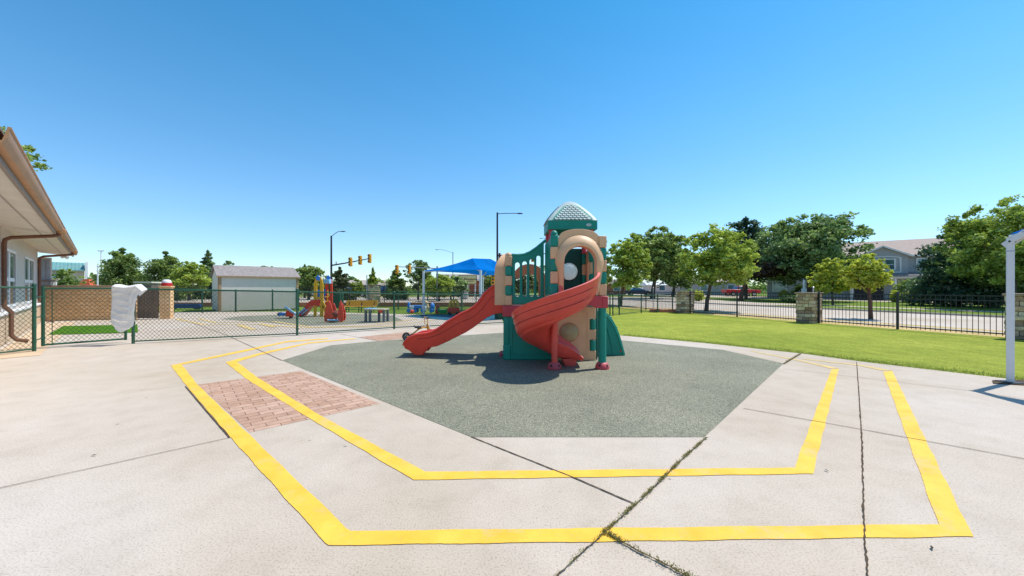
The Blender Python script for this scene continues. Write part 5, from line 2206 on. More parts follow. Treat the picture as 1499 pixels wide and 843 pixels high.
tr_i = [(-3.75, 3.3), (-1.0, 3.3), (-1.0, 4.8)] + [(-2.375 + 1.375 * math.cos(PI * i / 10), 4.8 + .22 * math.sin(PI * i / 10)) for i in range(1, 10)] + [(-3.75, 4.8)]
m.plate(tr_o, [tr_i], .603, .66, HPm(0))
m.build('arched_trim', M_WHITE, hs)
house_window(-3.3, -1.35, 3.45, 4.8, 2, .6)
for a_, b_ in ((.45, 2.6), (5.0, 7.2), (9.5, 11.5), (14, 16), (-8.5, -6.5), (-12.6, -10.8)):
    house_window(a_, b_, 3.45, 4.8, 2)
for a_, b_ in ((2.9, 4.6), (8, 10), (-9, -7.2), (-12.9, -11.4)):
    house_window(a_, b_, .9, 2.3, 2 if b_ - a_ > 1.6 else 1)
# porch roof
m = MB()
m.loft([[hp(t_, .0, 2.75), hp(t_, 0, 3.25), hp(t_, 2.0, 2.80), hp(t_, 2.0, 2.62)] for t_ in (-5.4, 4.0)])
m.build('porch_roof', M_ROOFG, hs)
m = MB()
m.plate([(-5.4, 2.45), (4.0, 2.45), (4.0, 2.68), (-5.4, 2.68)], [], 1.98, 2.06, HPm(0))
m.build('porch_beam', M_SOFFIT, hs)
for t_ in (-5.2, -1.6, 3.8):
    m = MB()
    m.beam(hp(t_, 1.85, 0), hp(t_, 1.85, 2.45), .22, .22, (1, 0, 0))
    m.build('porch_post', M_WHITE, hs)
m = MB()
m.plate([(-4.8, 0), (-2.3, 0), (-2.3, 2.0), (-4.8, 2.0)], [], .603, .64, HPm(0))
m.build('door', simple('dark_door', (.04, .03, .04)), hs)
m = MB()
m.lathe([(.16, 0), (.16, .25), (.03, .26)], hp(4.4, -3.0, 6.45), 8)
m.build('roof_vent', M_WHITE, hs)


# ------------------------------------------------------------------ far buildings
def far_house(name, label, x, y, rz, L, D, H, Hr, wallm, roofm, nwin=4, trim=True):
    t = thing(name, label, 'building', (x, y, 0), rz)
    m = MB()
    m.box(-L / 2, L / 2, 0, D, 0, H)
    m.build('walls', wallm, t)
    m = MB()
    m.loft([[(q, -.4, H - .05), (q, -.4, H + .1), (q, D / 2, Hr), (q, D + .4, H + .1), (q, D + .4, H - .05)] for q in (-L / 2 - .4, L / 2 + .4)])
    m.build('roof', roofm, t)
    for i in range(nwin):
        c = -L / 2 + L * (i + .5) / nwin
        m = MB()
        m.plate([(c - .7, .8), (c + .7, .8), (c + .7, 2.1), (c - .7, 2.1)], [[(c - .6, .9), (c + .6, .9), (c + .6, 2.0), (c - .6, 2.0)]], -.06, -.003, lambda u, v, w: (u, w, v))
        f = m.build('window', M_WHITE, t)
        m = MB()
        m.plate([(c - .6, .9), (c + .6, .9), (c + .6, 2.0), (c - .6, 2.0)], [], -.03, -.01, lambda u, v, w: (u, w, v))
        m.build('pane', M_GLASS, f)
    return t


M_GMETAL = simple('green_metal_roof', (0.15, 0.33, 0.32), 0.5, 0, 0.1, 1)
fh = far_house('far_building', 'low tan shop building far off between two conical trees', at(525, 66), 66, 0, 7.5, 8, 1.9, 2.9, simple('far_tan', (.42, .32, .24)), simple('far_roof', (.42, .34, .28)), 3)
fh = far_house('far_building', 'brick building with white trim behind the sign board', at(694, 62), 62, 0, 12, 8, 2.7, 3.9, M_RBRICK, simple('far_roof2', (.38, .31, .27)), 4)
for q in (-4.2, -1.9, 1.2, 2.6):
    m = MB()
    m.box(q - .22, q + .22, -1.3, -.9, 0, 2.6)
    m.build('porch_column', M_WHITE if q in (-1.9, 1.2) else M_TBRICK, fh)
m = MB()
m.box(-5, 3.4, -1.4, -.42, 2.62, 2.9)
m.build('porch_beam', M_WHITE, fh)
far_house('far_building', 'low dark red building seen behind the iron fence near the tower', at(890, 75), 75, R(-10), 7, 6, 2.2, 3.2, M_RBRICK, simple('far_roof3', (.2, .13, .12)), 2)
far_house('far_building', 'pale building behind the trees left of the far stone pillar', at(990, 82), 82, R(-10), 12, 8, 2.0, 2.9, M_STUCCO, simple('far_roof4', (.7, .7, .7)), 2)
far_house('far_building', 'grey garage building behind the red pickup', at(1050, 76), 76, R(-25), 10, 8, 2.6, 3.8, simple('garage_wall', (.38, .36, .36)), M_HROOF, 2)
# green roofed building, left
gb_ = thing('green_roofed_building', 'distant cream building with a pale green metal roof', 'building', (at(127, 62), 62, 0), R(50))
k6 = 62 / F
m = MB()
m.box(-7, -.25, 0, 6, 0, 5.0)
m.build('walls', simple('far_cream', (.62, .56, .5)), gb_)
m = MB()
m.add([(-7, -1.3, 4.35), (-.22, -1.3, 4.35), (-.22, 1.5, 5.65), (-7, 1.5, 5.65), (-7, -1.3, 4.2), (-.22, -1.3, 4.2), (-.22, 1.5, 5.5), (-7, 1.5, 5.5)], [(0, 1, 2, 3), (7, 6, 5, 4), (0, 4, 5, 1), (1, 5, 6, 2), (3, 2, 6, 7), (0, 3, 7, 4)])
for i in range(17):
    q = -7 + 6.78 * (i + .5) / 17
    m.add([(q - .02, -1.32, 4.42), (q + .02, -1.32, 4.42), (q + .02, 1.5, 5.72), (q - .02, 1.5, 5.72)], [(0, 1, 2, 3)])
m.build('metal_roof', M_GMETAL, gb_)
m = MB()
m.box(-.2, .1, -1.35, .4, 0, 5.7)
m.build('white_end', M_WHITE, gb_)
m = MB()
m.add([(-5, -1.6, 3.0), (-2.6, -1.6, 3.0), (-2.6, -.02, 3.7), (-5, -.02, 3.7)], [(0, 1, 2, 3)])
m.build('lower_roof', M_GMETAL, gb_)
ks = thing('kiosk', 'small orange-red kiosk roof over the brick wall', 'kiosk', (at(129, 50), 50, 0))
m = MB()
m.loft([[(-.9, -.6, 1.75), (.9, -.6, 1.75), (.9, .6, 1.75), (-.9, .6, 1.75)], [(-.3, -.2, 2.6), (.3, -.2, 2.6), (.3, .2, 2.6), (-.3, .2, 2.6)]])
m.build('roof', simple('kiosk_orange', (.55, .09, .02)), ks)
m = MB()
m.box(-.7, .7, -.5, .5, 0, 1.72)
m.build('walls', M_RBRICK, ks)
tp = thing('picnic_shelter', 'low brown shelter with a pale roof seen over the wooden gate', 'shelter', (at(217, 30), 30, 0))
m = MB()
m.box(-.75, .75, -.5, .5, 1.78, 1.9)
m.build('roof', M_SOFFIT, tp, .02)
m = MB()
m.box(-.65, .65, -.4, .4, 0, 1.7)
m.build('body', M_FASCIA, tp)


# ------------------------------------------------------------------ sign board
sg = thing('sign_board', 'cream sign board with dark frame, brown lettering and a red emblem', 'sign', (at(685, 50), 50, 0))
k5 = 50 / F
m = MB()
x0_, x1_, z0_, z1_ = -1.25, 1.2, EYE + .5, EYE + 1.75
m.box(x0_, x1_, -.1, .1, z0_, z1_)
m.build('cabinet', simple('sign_dark', (.06, .045, .02)), sg, .02)
m = MB()
m.box(x0_ + .07, x1_ - .07, -.112, -.102, z0_ + .07, z1_ - .07)
m.build('sign_face', simple('sign_cream', (.85, .70, .32), .6), sg)
for q in (-1.05, 1.0):
    m = MB()
    m.box(q - .09, q + .09, -.08, .08, 0, z0_ - .002)
    m.build('post', M_WHITE, sg)
m = MB()
m.plate([(-1.02, z0_ + .30), (-.62, z0_ + .30), (-.60, z0_ + .42), (-.70, z0_ + .62), (-.77, z0_ + .70), (-.79, z0_ + .9), (-.82, z0_ + .98), (-.85, z0_ + .9), (-.87, z0_ + .70), (-.95, z0_ + .62), (-1.04, z0_ + .42)], [], -.125, -.114, lambda u, v, w: (u, w, v))
m.build('emblem', simple('sign_red', (.45, .04, .01)), sg)


def text(body, size, loc, mat, parent, name='lettering'):
    cu = bpy.data.curves.new(name, 'FONT')
    cu.body = body
    cu.size = size
    cu.extrude = .006
    cu.offset = size * .02
    cu.materials.append(mat)
    tmp = bpy.data.objects.new(name, cu)
    C.objects.link(tmp)
    dg = bpy.context.evaluated_depsgraph_get()
    me = bpy.data.meshes.new_from_object(tmp.evaluated_get(dg))
    bpy.data.objects.remove(tmp)
    o = bpy.data.objects.new(name, me)
    C.objects.link(o)
    o.parent = parent
    o.location = loc
    o.rotation_euler = (R(90), 0, 0)
    return o


M_INK = simple('sign_ink', (.16, .08, .01))
text('Educators', .42, (-.52, -.125, z0_ + .56), M_INK, sg)
text('LEARNING  CENTER', .135, (-.48, -.12, z0_ + .34), M_INK, sg)
ub = thing('white_cabinet', 'white utility cabinet standing below the sign board', 'cabinet', (at(681, 47), 47, 0))
m = MB()
m.box(-.35, .35, -.3, .3, .05, 1.95)
m.build('body', M_WHITE, ub, .03)
m = MB()
m.box(-.4, .4, -.35, .35, 0, .048)
m.build('plinth', M_CONC2, ub)


# ------------------------------------------------------------------ lamp posts, signals
def street_lamp(label, px, Y, top_py, arm_dx, arm_up, r=.10, arm_r=.035, dark=True):
    x = at(px, Y)
    H = EYE + (421.5 - top_py) / F * Y
    t = thing('street_lamp', label, 'street lamp', (x, Y, 0))
    m = MB()
    mt = M_BLACK if dark else simple('grey_pole', (.28, .3, .33), .4, .3)
    m.tube([(0, 0, 0), (0, 0, H)], r, 10, r * .75)
    m.build('pole', mt, t)
    m = MB()
    n = 8
    pts_ = [(arm_dx * i / n, 0, H - .12 + arm_up * math.sin(PI / 2 * i / n)) for i in range(n + 1)]
    m.tube(pts_, arm_r, 7)
    m.build('arm', mt, t)
    m = MB()
    e_ = pts_[-1]
    s_ = 1 if arm_dx > 0 else -1
    m.loft([[(e_[0] + s_ * a_, b_ * sc, e_[2] - .03 + c_ * sc) for b_, c_ in ((-.12, -.04), (.12, -.04), (.12, .05), (-.12, .05))] for a_, sc in ((0, .5), (.15, 1), (.45, 1), (.6, .4))])
    m.build('lamp_head', mt, t, .01)
    m = MB()
    m.lathe([(r * 1.8, 0), (r * 1.8, .08), (r * 1.2, .12)], (0, 0, 0), 10)
    m.build('base', mt, t)
    return t, H


def signal(parent, x, z, y=0, dark=False, scale=1.0, side=False):
    m = MB()
    hh = .55 * scale
    m.box(x - .19 * scale, x + .19 * scale, y - .14, y + .14, z - hh, z + hh)
    hd = m.build('signal_head', M_SIG, parent, .03)
    for k in range(3):
        zz = z + (1 - k) * .35 * scale
        m = MB()
        m.lathe([(.135 * scale, 0), (.15 * scale, -.18)], (x, y - .14, zz), 12, 'y')
        m.build('visor', M_SIG, hd)
        m = MB()
        m.lathe([(.12 * scale, -.184), (.05 * scale, -.186)], (x, y - .14, zz), 12, 'y')
        m.build('lens', simple('lens_dark', (.05, .03, .02), .2), hd)


t, H = street_lamp('black signal pole with a small lamp arm, left of the blue canopy', 485, 44, 345, 1.1, .65, .13)
zA = EYE + (421.5 - 388.5) / F * 44
# mast arm
ma = MB()
ma.tube([(0, 0, zA), (at(517, 44) - at(485, 44), -.6, zA + .35), (at(546, 44) - at(485, 44), -1.2, zA + .72)], .09, 8, .05)
ma.build('mast_arm', M_BLACK, t)
for px_, zz in ((518, .36), (532, .55), (545.5, .75)):
    signal(t, at(px_, 44) - at(485, 44), zA + zz, -.9, False, .95)
m = MB()
m.box(.6, .75, -.2, -.1, zA + .12, zA + .45)
m.build('street_sign', M_POST, t)
t, H = street_lamp('tall dark street lamp with a long thin arm behind the wavy slide', 728, 36, 311, 1.9, .05, .115)
zB = EYE + (421.5 - 374) / F * 36
m = MB()
m.tube([(0, 0, zB), (2.2, -.4, zB + .1), (4.6, -.8, zB + .1)], .07, 8, .04)
m.build('mast_arm', M_BLACK, t)
signal(t, at(779.5, 36) - at(728, 36), zB - .2, -.6, False, .85)
signal(t, at(722, 36) - at(728, 36), EYE + .82, -.4, False, .9)
m = MB()
m.box(.12, .32, -.1, .1, EYE + 1.9, EYE + 3.4)
m.build('control_box', simple('rust_box', (.12, .04, .05)), t)
street_lamp('thin grey street lamp above the blue canopy, arm to the left', 663, 62, 369, -2.4, .55, .09, .03, False)
street_lamp('distant lamp showing left of the tower roof', 806, 70, 350, -1.5, .3, .09, .04, True)
t = thing('traffic_light', 'two yellow traffic lights on a thin arm left of the blue canopy', 'traffic light', (at(640, 39), 39, 0))
m = MB()
m.tube([(0, 0, 0), (0, 0, 3.7)], .09, 8)
m.build('pole', simple('grey_pole', (.28, .3, .33), .4, .3), t)
zC = EYE + (421.5 - 393) / F * 39
m = MB()
m.tube([(0, 0, zC), (at(581, 39) - at(640, 39), 0, zC + .2)], .055, 7, .04)
m.build('mast_arm', simple('grey_pole', (.28, .3, .33), .4, .3), t)
for px_ in (582, 600):
    signal(t, at(px_, 39) - at(640, 39), zC - .08, -.2, False, .8)
# slim poles
for (px_, Y, ty, lab, mt, r_) in ((537, 34, 403.5, 'slim grey sign pole left of the far stone pillar', M_RIM, .055), (148, 58, 367, 'tall thin white pole behind the brick wall', M_WHITE, .08), (143, 40, 389, 'short pale pole beside the bushy pine', M_POST, .07),
                                  (1190.5, 19.2, 421, 'thin grey post behind the iron fence, right of the middle pillar', M_RIM, .035), (956.3, 25.5, 421.5, 'thin grey post left of the far stone pillar', M_RIM, .03)):
    t = thing('slim_pole', lab, 'pole', (at(px_, Y), Y, 0))
    h_ = EYE + (421.5 - ty) / F * Y
    m = MB()
    m.tube([(0, 0, 0), (0, 0, h_)], r_, 8, r_ * .8)
    m.build('pole', mt, t)
    m = MB()
    m.lathe([(r_ * 1.3, 0), (r_ * 1.3, .03), (.01, .06)], (0, 0, h_), 8)
    if px_ == 148:
        m.box(-.5, .5, -.05, .05, h_ - .1, h_ + .05)
    m.build('cap', mt, t)
# white bollard-like ornament behind the middle pillar
t = thing('white_hydrant_post', 'white stepped post showing above the middle stone pillar', 'post', (at(1177, 36), 36, 0))
m = MB()
m.box(-.16, .16, -.16, .16, 0, 1.35)
m.box(-.07, .07, -.07, .07, 1.352, 2.2)
m.build('shaft', M_WHITE, t, .02)


# ------------------------------------------------------------------ vehicles
def vehicle(name, label, cat, x, y, rz, mat, prof, glassr, L, Wd, wheels, wr=.38, cab=None):
    t = thing(name, label, cat, (x, y, 0), rz)
    m = MB()
    rings = []
    hw_ = Wd / 2
    m.plate(prof, [], -hw_, hw_, lambda u, v, w: (u, w, v))
    body = m.build('body', mat, t, .07, seg=3)
    m = MB()
    cabm = [(u, v) for u, v in cab]
    lo = [(u, v) for u, v in cabm]
    rings = []
    for w_, ins in ((-hw_ + .06, 0), (-hw_ + .24, 1), (hw_ - .24, 1), (hw_ - .06, 0)):
        pass
    # tapered greenhouse
    b0, b1, z0c = cab[0][0], cab[1][0], cab[0][1]
    t1, t0, z1c = cab[2][0], cab[3][0], cab[2][1]
    m.loft([[(b0, -hw_ + .05, z0c), (b1, -hw_ + .05, z0c), (b1, hw_ - .05, z0c), (b0, hw_ - .05, z0c)],
            [(t0, -hw_ + .22, z1c), (t1, -hw_ + .22, z1c), (t1, hw_ - .22, z1c), (t0, hw_ - .22, z1c)]])
    m.build('cabin', mat, t, .05)
    for s_ in (-1, 1):
        for (ua, ub) in glassr:
            m = MB()

            def gm(u, v, w):
                f = (v - z0c) / (z1c - z0c)
                return (b0 + (t0 - b0) * f + u * ((b1 + (t1 - b1) * f) - (b0 + (t0 - b0) * f)), s_ * ((hw_ - .05) + (-.17) * f + w), v)
            m.plate([(ua, z0c + .06), (ub, z0c + .06), (ub - .0, z1c - .08), (ua + .0, z1c - .08)], [], .004, .012, gm)
            m.build('window', M_GLASS, t)
    for (u, zz, sx) in ((0, 0, 0), (1, 0, 0)):
        m = MB()

        def wm(v_, f, w):
            uu = (b0 + (t0 - b0) * f - w) if u == 0 else (b1 + (t1 - b1) * f + w)
            return (uu, v_ * (hw_ - .14 - .12 * f), z0c + (z1c - z0c) * f)
        m.plate([(-1, .12), (1, .12), (1, .85), (-1, .85)], [], .004, .014, wm)
        m.build('windscreen', M_GLASS, t)
    for ux in wheels:
        for s_ in (-1, 1):
            m = MB()
            m.lathe([(wr * .8, -.11), (wr, -.09), (wr, .09), (wr * .8, .11)], (ux, s_ * (hw_ - .08), wr), 20, 'y')
            wo_ = m.build('wheel', M_TYRE, t)
            m = MB()
            m.lathe([(wr * .62, -.122), (wr * .62, .122)], (ux, s_ * (hw_ - .08), wr), 14, 'y')
            m.build('rim', M_RIM, wo_)
    for s_ in (-1, 1):
        m = MB()
        m.box(L / 2 - .06, L / 2 + .02, s_ * (hw_ - .3) - .13, s_ * (hw_ - .3) + .13, .72, .88)
        m.build('headlight', M_WHITE, t, .02)
        m = MB()
        m.box(-L / 2 - .02, -L / 2 + .05, s_ * (hw_ - .22) - .09, s_ * (hw_ - .22) + .09, .7, .95)
        m.build('tail_light', simple('lamp_red', (.5, .01, .01), .3), t, .02)
    m = MB()
    m.box(L / 2 - .03, L / 2 + .06, -hw_ + .08, hw_ - .08, .42, .58)
    m.build('bumper', M_RIM, t, .03)
    return t


M_RCAR = simple('red_car_paint', (.5, .012, .02), .25, 0, .05, 2, .6)
M_BCAR = simple('blue_car_paint', (.01, .03, .12), .25, 0, .05, 2, .6)
M_WCAR = simple('silver_car_paint', (.5, .52, .53), .3, .2, .05, 2, .6)
pick = [(-2.75, .5), (-2.1, .5), (-2.0, .75), (-1.7, .88), (-1.4, .75), (-1.3, .5), (1.3, .5), (1.4, .75), (1.7, .88), (2.0, .75), (2.1, .5), (2.75, .5), (2.8, .9), (2.7, 1.08), (1.2, 1.15), (-2.75, 1.15)]
vehicle('pickup_truck', 'red pickup truck parked behind the trees, front to the right', 'pickup truck', at(1084, 63), 63, R(-3), M_RCAR, pick, [(.05, .48), (.54, .93)], 5.5, 1.95, (-1.7, 1.7), .4, [(-1.0, 1.13), (1.15, 1.13), (.55, 1.75), (-.75, 1.75)])
sedan = [(-2.3, .38), (-1.8, .38), (-1.7, .6), (-1.4, .72), (-1.1, .6), (-1.0, .38), (1.0, .38), (1.1, .6), (1.4, .72), (1.7, .6), (1.8, .38), (2.3, .38), (2.32, .75), (1.3, .95), (-2.3, .98)]
cabs = [(-1.6, .96), (1.1, .94), (.3, 1.45), (-1.0, 1.45)]
suv = [(-2.4, .42), (-1.9, .42), (-1.75, .7), (-1.5, .78), (-1.2, .7), (-1.1, .42), (1.1, .42), (1.2, .7), (1.5, .78), (1.75, .7), (1.9, .42), (2.4, .42), (2.42, .95), (1.4, 1.1), (-2.4, 1.12)]
vehicle('parked_car', 'dark blue SUV driving right, beyond the far left stone pillar', 'car', at(569, 64) + .4, 64, R(4), M_BCAR, suv, [(.05, .33), (.37, .63), (.67, .95)], 4.8, 1.9, (-1.5, 1.5), .37, [(-2.3, 1.1), (1.3, 1.08), (.6, 1.75), (-2.0, 1.75)])
vehicle('parked_car', 'pale silver car behind the yellow bench and street fence', 'car', at(524, 58), 57, R(3), M_WCAR, sedan, [(.06, .47), (.53, .93)], 4.6, 1.8, (-1.4, 1.4), .33, cabs)
vehicle('parked_car', 'pale car on the street left of the rocket slide', 'car', at(443, 57), 57, R(3), M_WCAR, sedan, [(.06, .47), (.53, .93)], 4.6, 1.8, (-1.4, 1.4), .33, cabs)
vehicle('parked_car', 'dark blue car under the dark tree left of the far stone pillar', 'car', at(935, 66), 66, R(-8), M_BCAR, sedan, [(.06, .47), (.53, .93)], 4.6, 1.8, (-1.4, 1.4), .33, cabs)

t = thing('play_beam', 'low dark blue beam lying on the grass behind the brick pier', 'beam', (at(271, 24.5), 24.5, 0))
m = MB()
m.plate(rrect(-1.1, 1.1, .06, .34, .08), [], -.12, .12, lambda u, v, w: (u, w, v))
m.build('beam', simple('deep_blue', (.01, .06, .25), .5), t, .02)
for q in (-.8, .8):
    m = MB()
    m.box(q - .08, q + .08, -.2, .2, 0, .058)
    m.build('foot', M_BLACK, t, .01)

for o in C.objects:
    if o.name.startswith('parked_car') and o.parent is None:
        o['group'] = 'cars parked or driving beyond the fences'
    if o.name.startswith('street_tree') and o.parent is None:
        o['group'] = 'young trees along the street'
    if o.name.startswith('street_lamp') and o.parent is None:
        o['group'] = 'street lamps at the crossing'
    if o.name.startswith('ornamental_grass') and o.parent is None:
        o['group'] = 'clumps of grass before the grey house'

# green utility box
t = thing('utility_box', 'dark green utility box behind the orange-red rocker', 'utility box', (at(493, 26), 26, 0))
m = MB()
m.box(-.36, .36, -.3, .3, .02, 1.08)
m.build('cabinet', M_FGREEN, t, .02)
m = MB()
m.box(-.34, .34, -.312, -.302, .06, 1.0)
m.build('door', M_FGREEN, t, .004)
m = MB()
m.box(-.42, .42, -.36, .36, 0, .018)
m.build('plinth', M_CONC2, t)


# ------------------------------------------------------------------ toys in the middle area
def fin_plate(name, outl, holes, th, mat, parent, y=0, bevel=.012, label=None):
    m = MB()
    m.plate(outl, holes, y, y + th, lambda u, v, w: (u, w, v))
    o = m.build(name, mat, parent, bevel)
    if label:
        o['label'] = label
    return o


k18 = 18.0 / F
rk = thing('rocket_slide', 'toddler climber with yellow and red rocket-shaped panels and a dark red slide', 'toy slide', (at(466, 18), 18, 0))
hw1 = .235


def rocket(cx, hw, H, z0=0, slot_w=.085, fin=True):
    o = [(cx - hw, z0), (cx - hw + .13, z0), (cx - hw + .15, .85), (cx + hw - .15, .85), (cx + hw - .17, z0), (cx + hw, z0), (cx + hw, H * .62)]
    for i in range(1, 12):
        t_ = PI * i / 12
        o.append((cx + hw * math.cos(t_), H * .72 + H * .28 * math.sin(t_)))
    o.append((cx - hw, H * .62))
    return o


fin_plate('rocket_panel', rocket(0, hw1, 1.98), [slot(0, .075, .95, 1.75)], .06, M_YEL, rk, 0, .012, 'yellow rocket-shaped panel')
fin_plate('rocket_panel', rocket(.27, .17, 1.92), [slot(.27, .05, 1.0, 1.7)], .06, M_ORED, rk, .5, .012, 'red rocket-shaped panel')
fin_plate('fin', [(.2, 0), (.43, 0), (.42, .25), (.36, .5), (.26, .72), (.2, .80)], [[(.22, .02), (.30, .02), (.28, .35), (.22, .4)]], .05, M_YEL, rk, -.01)
m = MB()
m.plate([(-.13, .86), (.14, .86), (.14, 1.30), (-.13, 1.30)], [], .07, .11, lambda u, v, w: (u, w, v))
m.build('blue_panel', M_BLUE, rk, .01)
m = MB()
m.plate([(.02, .86), (.14, .86), (.14, 1.35), (.02, 1.35)], [], .40, .44, lambda u, v, w: (u, w, v))
m.build('blue_panel', M_BLUE, rk, .01)
m = MB()
m.plate([(.12, .9), (.22, .9), (.22, 1.68), (.12, 1.68)], [], .42, .47, lambda u, v, w: (u, w, v))
m.build('red_panel', M_RED, rk, .01)
m = MB()
m.plate([(.12, 1.62), (.40, 1.62), (.37, 1.83), (.08, 1.83)], [], .05, .10, lambda u, v, w: (u, w * 6, v))
m.build('awning', M_LBLUE, rk, .01)
m = MB()
star = []
for i in range(10):
    r_ = .13 if i % 2 == 0 else .085
    star.append((r_ * math.cos(PI / 2 + 2 * PI * i / 10), 1.88 + r_ * 1.2 * math.sin(PI / 2 + 2 * PI * i / 10)))
m.plate(star, [], -.05, -.005, lambda u, v, w: (u, w, v))
m.build('star', M_BLUE, rk, .01)
m = MB()
m.plate([(u + .26, v + .02) for u, v in star], [], .44, .49, lambda u, v, w: (u, w, v))
m.build('star', M_BLUE, rk, .01)
m = MB()
for i in range(4):
    m.tube([(.27, .08, .3 + .22 * i), (.27, .48, .3 + .22 * i)], .02, 6)
m.tube([(.30, .3, .2), (.30, .3, 1.3)], .02, 6)
m.build('ladder', M_YEL, rk)
# slide
top_c = [(.04, .80), (-.12, .83), (-.35, .80), (-.52, .68), (-.66, .50), (-.80, .32), (-.95, .22), (-1.05, .20)]
m = MB()
rows_o = []
for (u, v) in top_c:
    rows_o.append([(u, -.02, v), (u + .0, -.02, v - .28), (u, .42, v - .28), (u, .42, v), (u, .37, v), (u, .37, v - .2), (u, .03, v - .2), (u, .03, v)])
m.loft([[(p[0], p[1], max(.01, p[2])) for p in r_] for r_ in rows_o])
m.build('slide', M_RED, rk, 0, angle=40)
m = MB()
m.beam((-.62, -.05, .42), (-.98, -.05, .12), .03, .07)
m.beam((-.50, -.05, .36), (-.80, -.05, .10), .03, .05)
m.build('side_stripe', M_LBLUE, rk)
bx_, by_ = G(426, 466)
sr = thing('spring_rider', 'blue and red see-saw rider with pale blue handle board, left of the rocket slide', 'spring rider', (bx_, by_, 0))
m = MB()
m.plate(rrect(-.52, .10, .13, .26, .06), [], -.15, .15, lambda u, v, w: (u, w, v))
m.build('seat', M_BLUE, sr, .03)
m = MB()
m.ball((-.50, 0, .2), .10, .17, .09)
m.build('bumper', M_TYRE, sr)
fin_plate('side_plate', [(-.12, .10), (.22, .10), (.24, .25), (.16, .38), (.04, .43), (-.08, .38), (-.13, .25)], [], .06, M_RED, sr, -.22)
m = MB()
m.beam((-.14, -.24, .56), (.44, -.24, .14), .05, .085)
m.build('handle_board', M_LBLUE, sr, .01)
m = MB()
for i in range(40):
    pass
m.tube([(.07 * math.cos(i * .9), .07 * math.sin(i * .9), .004 + .0032 * i) for i in range(36)], .012, 6)
m.build('spring', M_BLACK, sr)
bx_, by_ = G(490, 471.5)
ro = thing('rocker', 'two-seat rocker with orange-red petal-shaped sides', 'rocker', (bx_, by_, 0), 0)
pet = [(-.16, .03), (.16, .03), (.20, .22), (.17, .5), (.09, .76), (.02, .90), (-.05, .82), (-.14, .55), (-.19, .25)]
for (xx, yy, rr_) in ((-.20, -.12, .0), (.33, -.22, 0)):
    m = MB()
    sx = 1.0 if xx < 0 else .62
    m.plate([(u * sx + xx, v) for u, v in pet], [], yy, yy + .05, lambda u, v, w: (u, w, v))
    m.build('side_petal', M_ORED, ro, .012)
for (xx, yy) in ((-.30, .50), (.06, .5)):
    m = MB()
    m.plate([(u * .8 + xx, v * .85) for u, v in pet], [], yy, yy + .05, lambda u, v, w: (u, w, v))
    m.build('side_petal', M_RED, ro, .012)
m = MB()
m.ball((.08, .12, .34), .22, .3, .15)
m.build('seat', simple('brown_seat', (.22, .05, .03), .5), ro)
m = MB()
m.tube([(-.2, -.2, .10), (.28, -.2, .10)], .035, 8)
m.build('foot_bar', M_LBLUE, ro)

# bench
bx_, by_ = G(526, 457.5)
bn = thing('bench', 'yellow slatted park bench behind the grey-legged table', 'bench', (bx_, by_ + .2, 0))
k21 = (by_ + .2) / F
m = MB()
W_ = 23 * k21
m.plate(rrect(-W_, W_, .40, .68, .05), [], .12, .16, lambda u, v, w: (u, w + (v - .4) * .2, v))
m.build('backrest', M_YEL, bn, .01)
m = MB()
for i in range(4):
    m.box(-W_ - .1, W_, -.32 + i * .105, -.24 + i * .105, .335, .37)
m.build('seat', M_YEL, bn, .006)
for q in (-W_ * .8, 0, W_ * .8):
    m = MB()
    m.tube([(q, -.28, 0), (q, -.28, .33)], .025, 8)
    m.tube([(q, .08, 0), (q, .10, .36), (q, .18, .62)], .025, 8)
    m.tube([(q, -.28, .3), (q, .1, .3)], .02, 8)
    m.build('leg', M_BLACK, bn)
# table
bx_, by_ = G(551, 471)
tb = thing('play_table', 'low sand-and-water table with grey legs and an orange basket under it', 'table', (bx_, by_, 0))
m = MB()
m.plate(rrect(-.46, .46, -.30, .30, .1), [], .50, .545, lambda u, v, w: (u, v, w))
m.build('tabletop', simple('table_cream', (.55, .48, .35), .5), tb, .01)
m = MB()
m.plate(rrect(-.42, -.02, -.24, .24, .08), [], .546, .565, lambda u, v, w: (u, v, w))
m.build('tray', M_LBLUE, tb, .006)
for (q, s_) in ((-.36, -.2), (.38, -.2), (-.16, -.28), (.02, .26), (.4, .2)):
    m = MB()
    m.box(q - .045, q + .045, s_ - .045, s_ + .045, 0, .498)
    m.build('leg', simple('grey_leg', (.12, .14, .17), .6), tb, .01)
m = MB()
m.lathe([(.10, -.12), (.16, 0)], (.22, 0, .495), 16)
m.build('basket', M_ORED, tb)

# toys near the canopy
tx, ty_ = G(617, 457.5)
tt = thing('toy_train', 'blue and white ride-on toy train on the far grass', 'toy', (tx, ty_, 0))
kk = ty_ / F
m = MB()
m.box(-.52, .25, -.2, .2, .24, .42)
m.build('carriage', M_BLUE, tt, .03)
m = MB()
m.box(-.64, -.38, -.22, .22, .12, .40)
m.build('side_panel', simple('toy_white', (.7, .75, .75), .5), tt, .03)
m = MB()
m.box(.05, .3, -.22, .22, .10, .38)
m.build('side_panel', simple('toy_white', (.7, .75, .75), .5), tt, .03)
m = MB()
m.ball((-.72, 0, .42), .09, .09, .19)
m.build('end_cap', M_BLUE, tt)
m = MB()
m.ball((.62, 0, .35), .13, .2, .22)
m.build('end_cap', M_BLUE, tt)
m = MB()
m.ball((.28, 0, .56), .12, .12, .11)
m.tube([(.28, 0, .5), (.36, 0, .3), (.45, 0, .16)], .09, 8)
m.build('front_figure', simple('toy_cream', (.72, .58, .3), .5), tt)
for q in (-.68, -.3, .1, .6):
    for s_ in (-.2, .2):
        m = MB()
        m.lathe([(.11, -.035), (.12, 0), (.11, .035)], (q, s_, .12), 14, 'y')
        m.build('wheel', M_BLUE, tt)
o = MB().ball((0, 0, .11), .11, n=16, m=10).build('ball', M_ORED)
o.location = (*G(603, 459), 0)
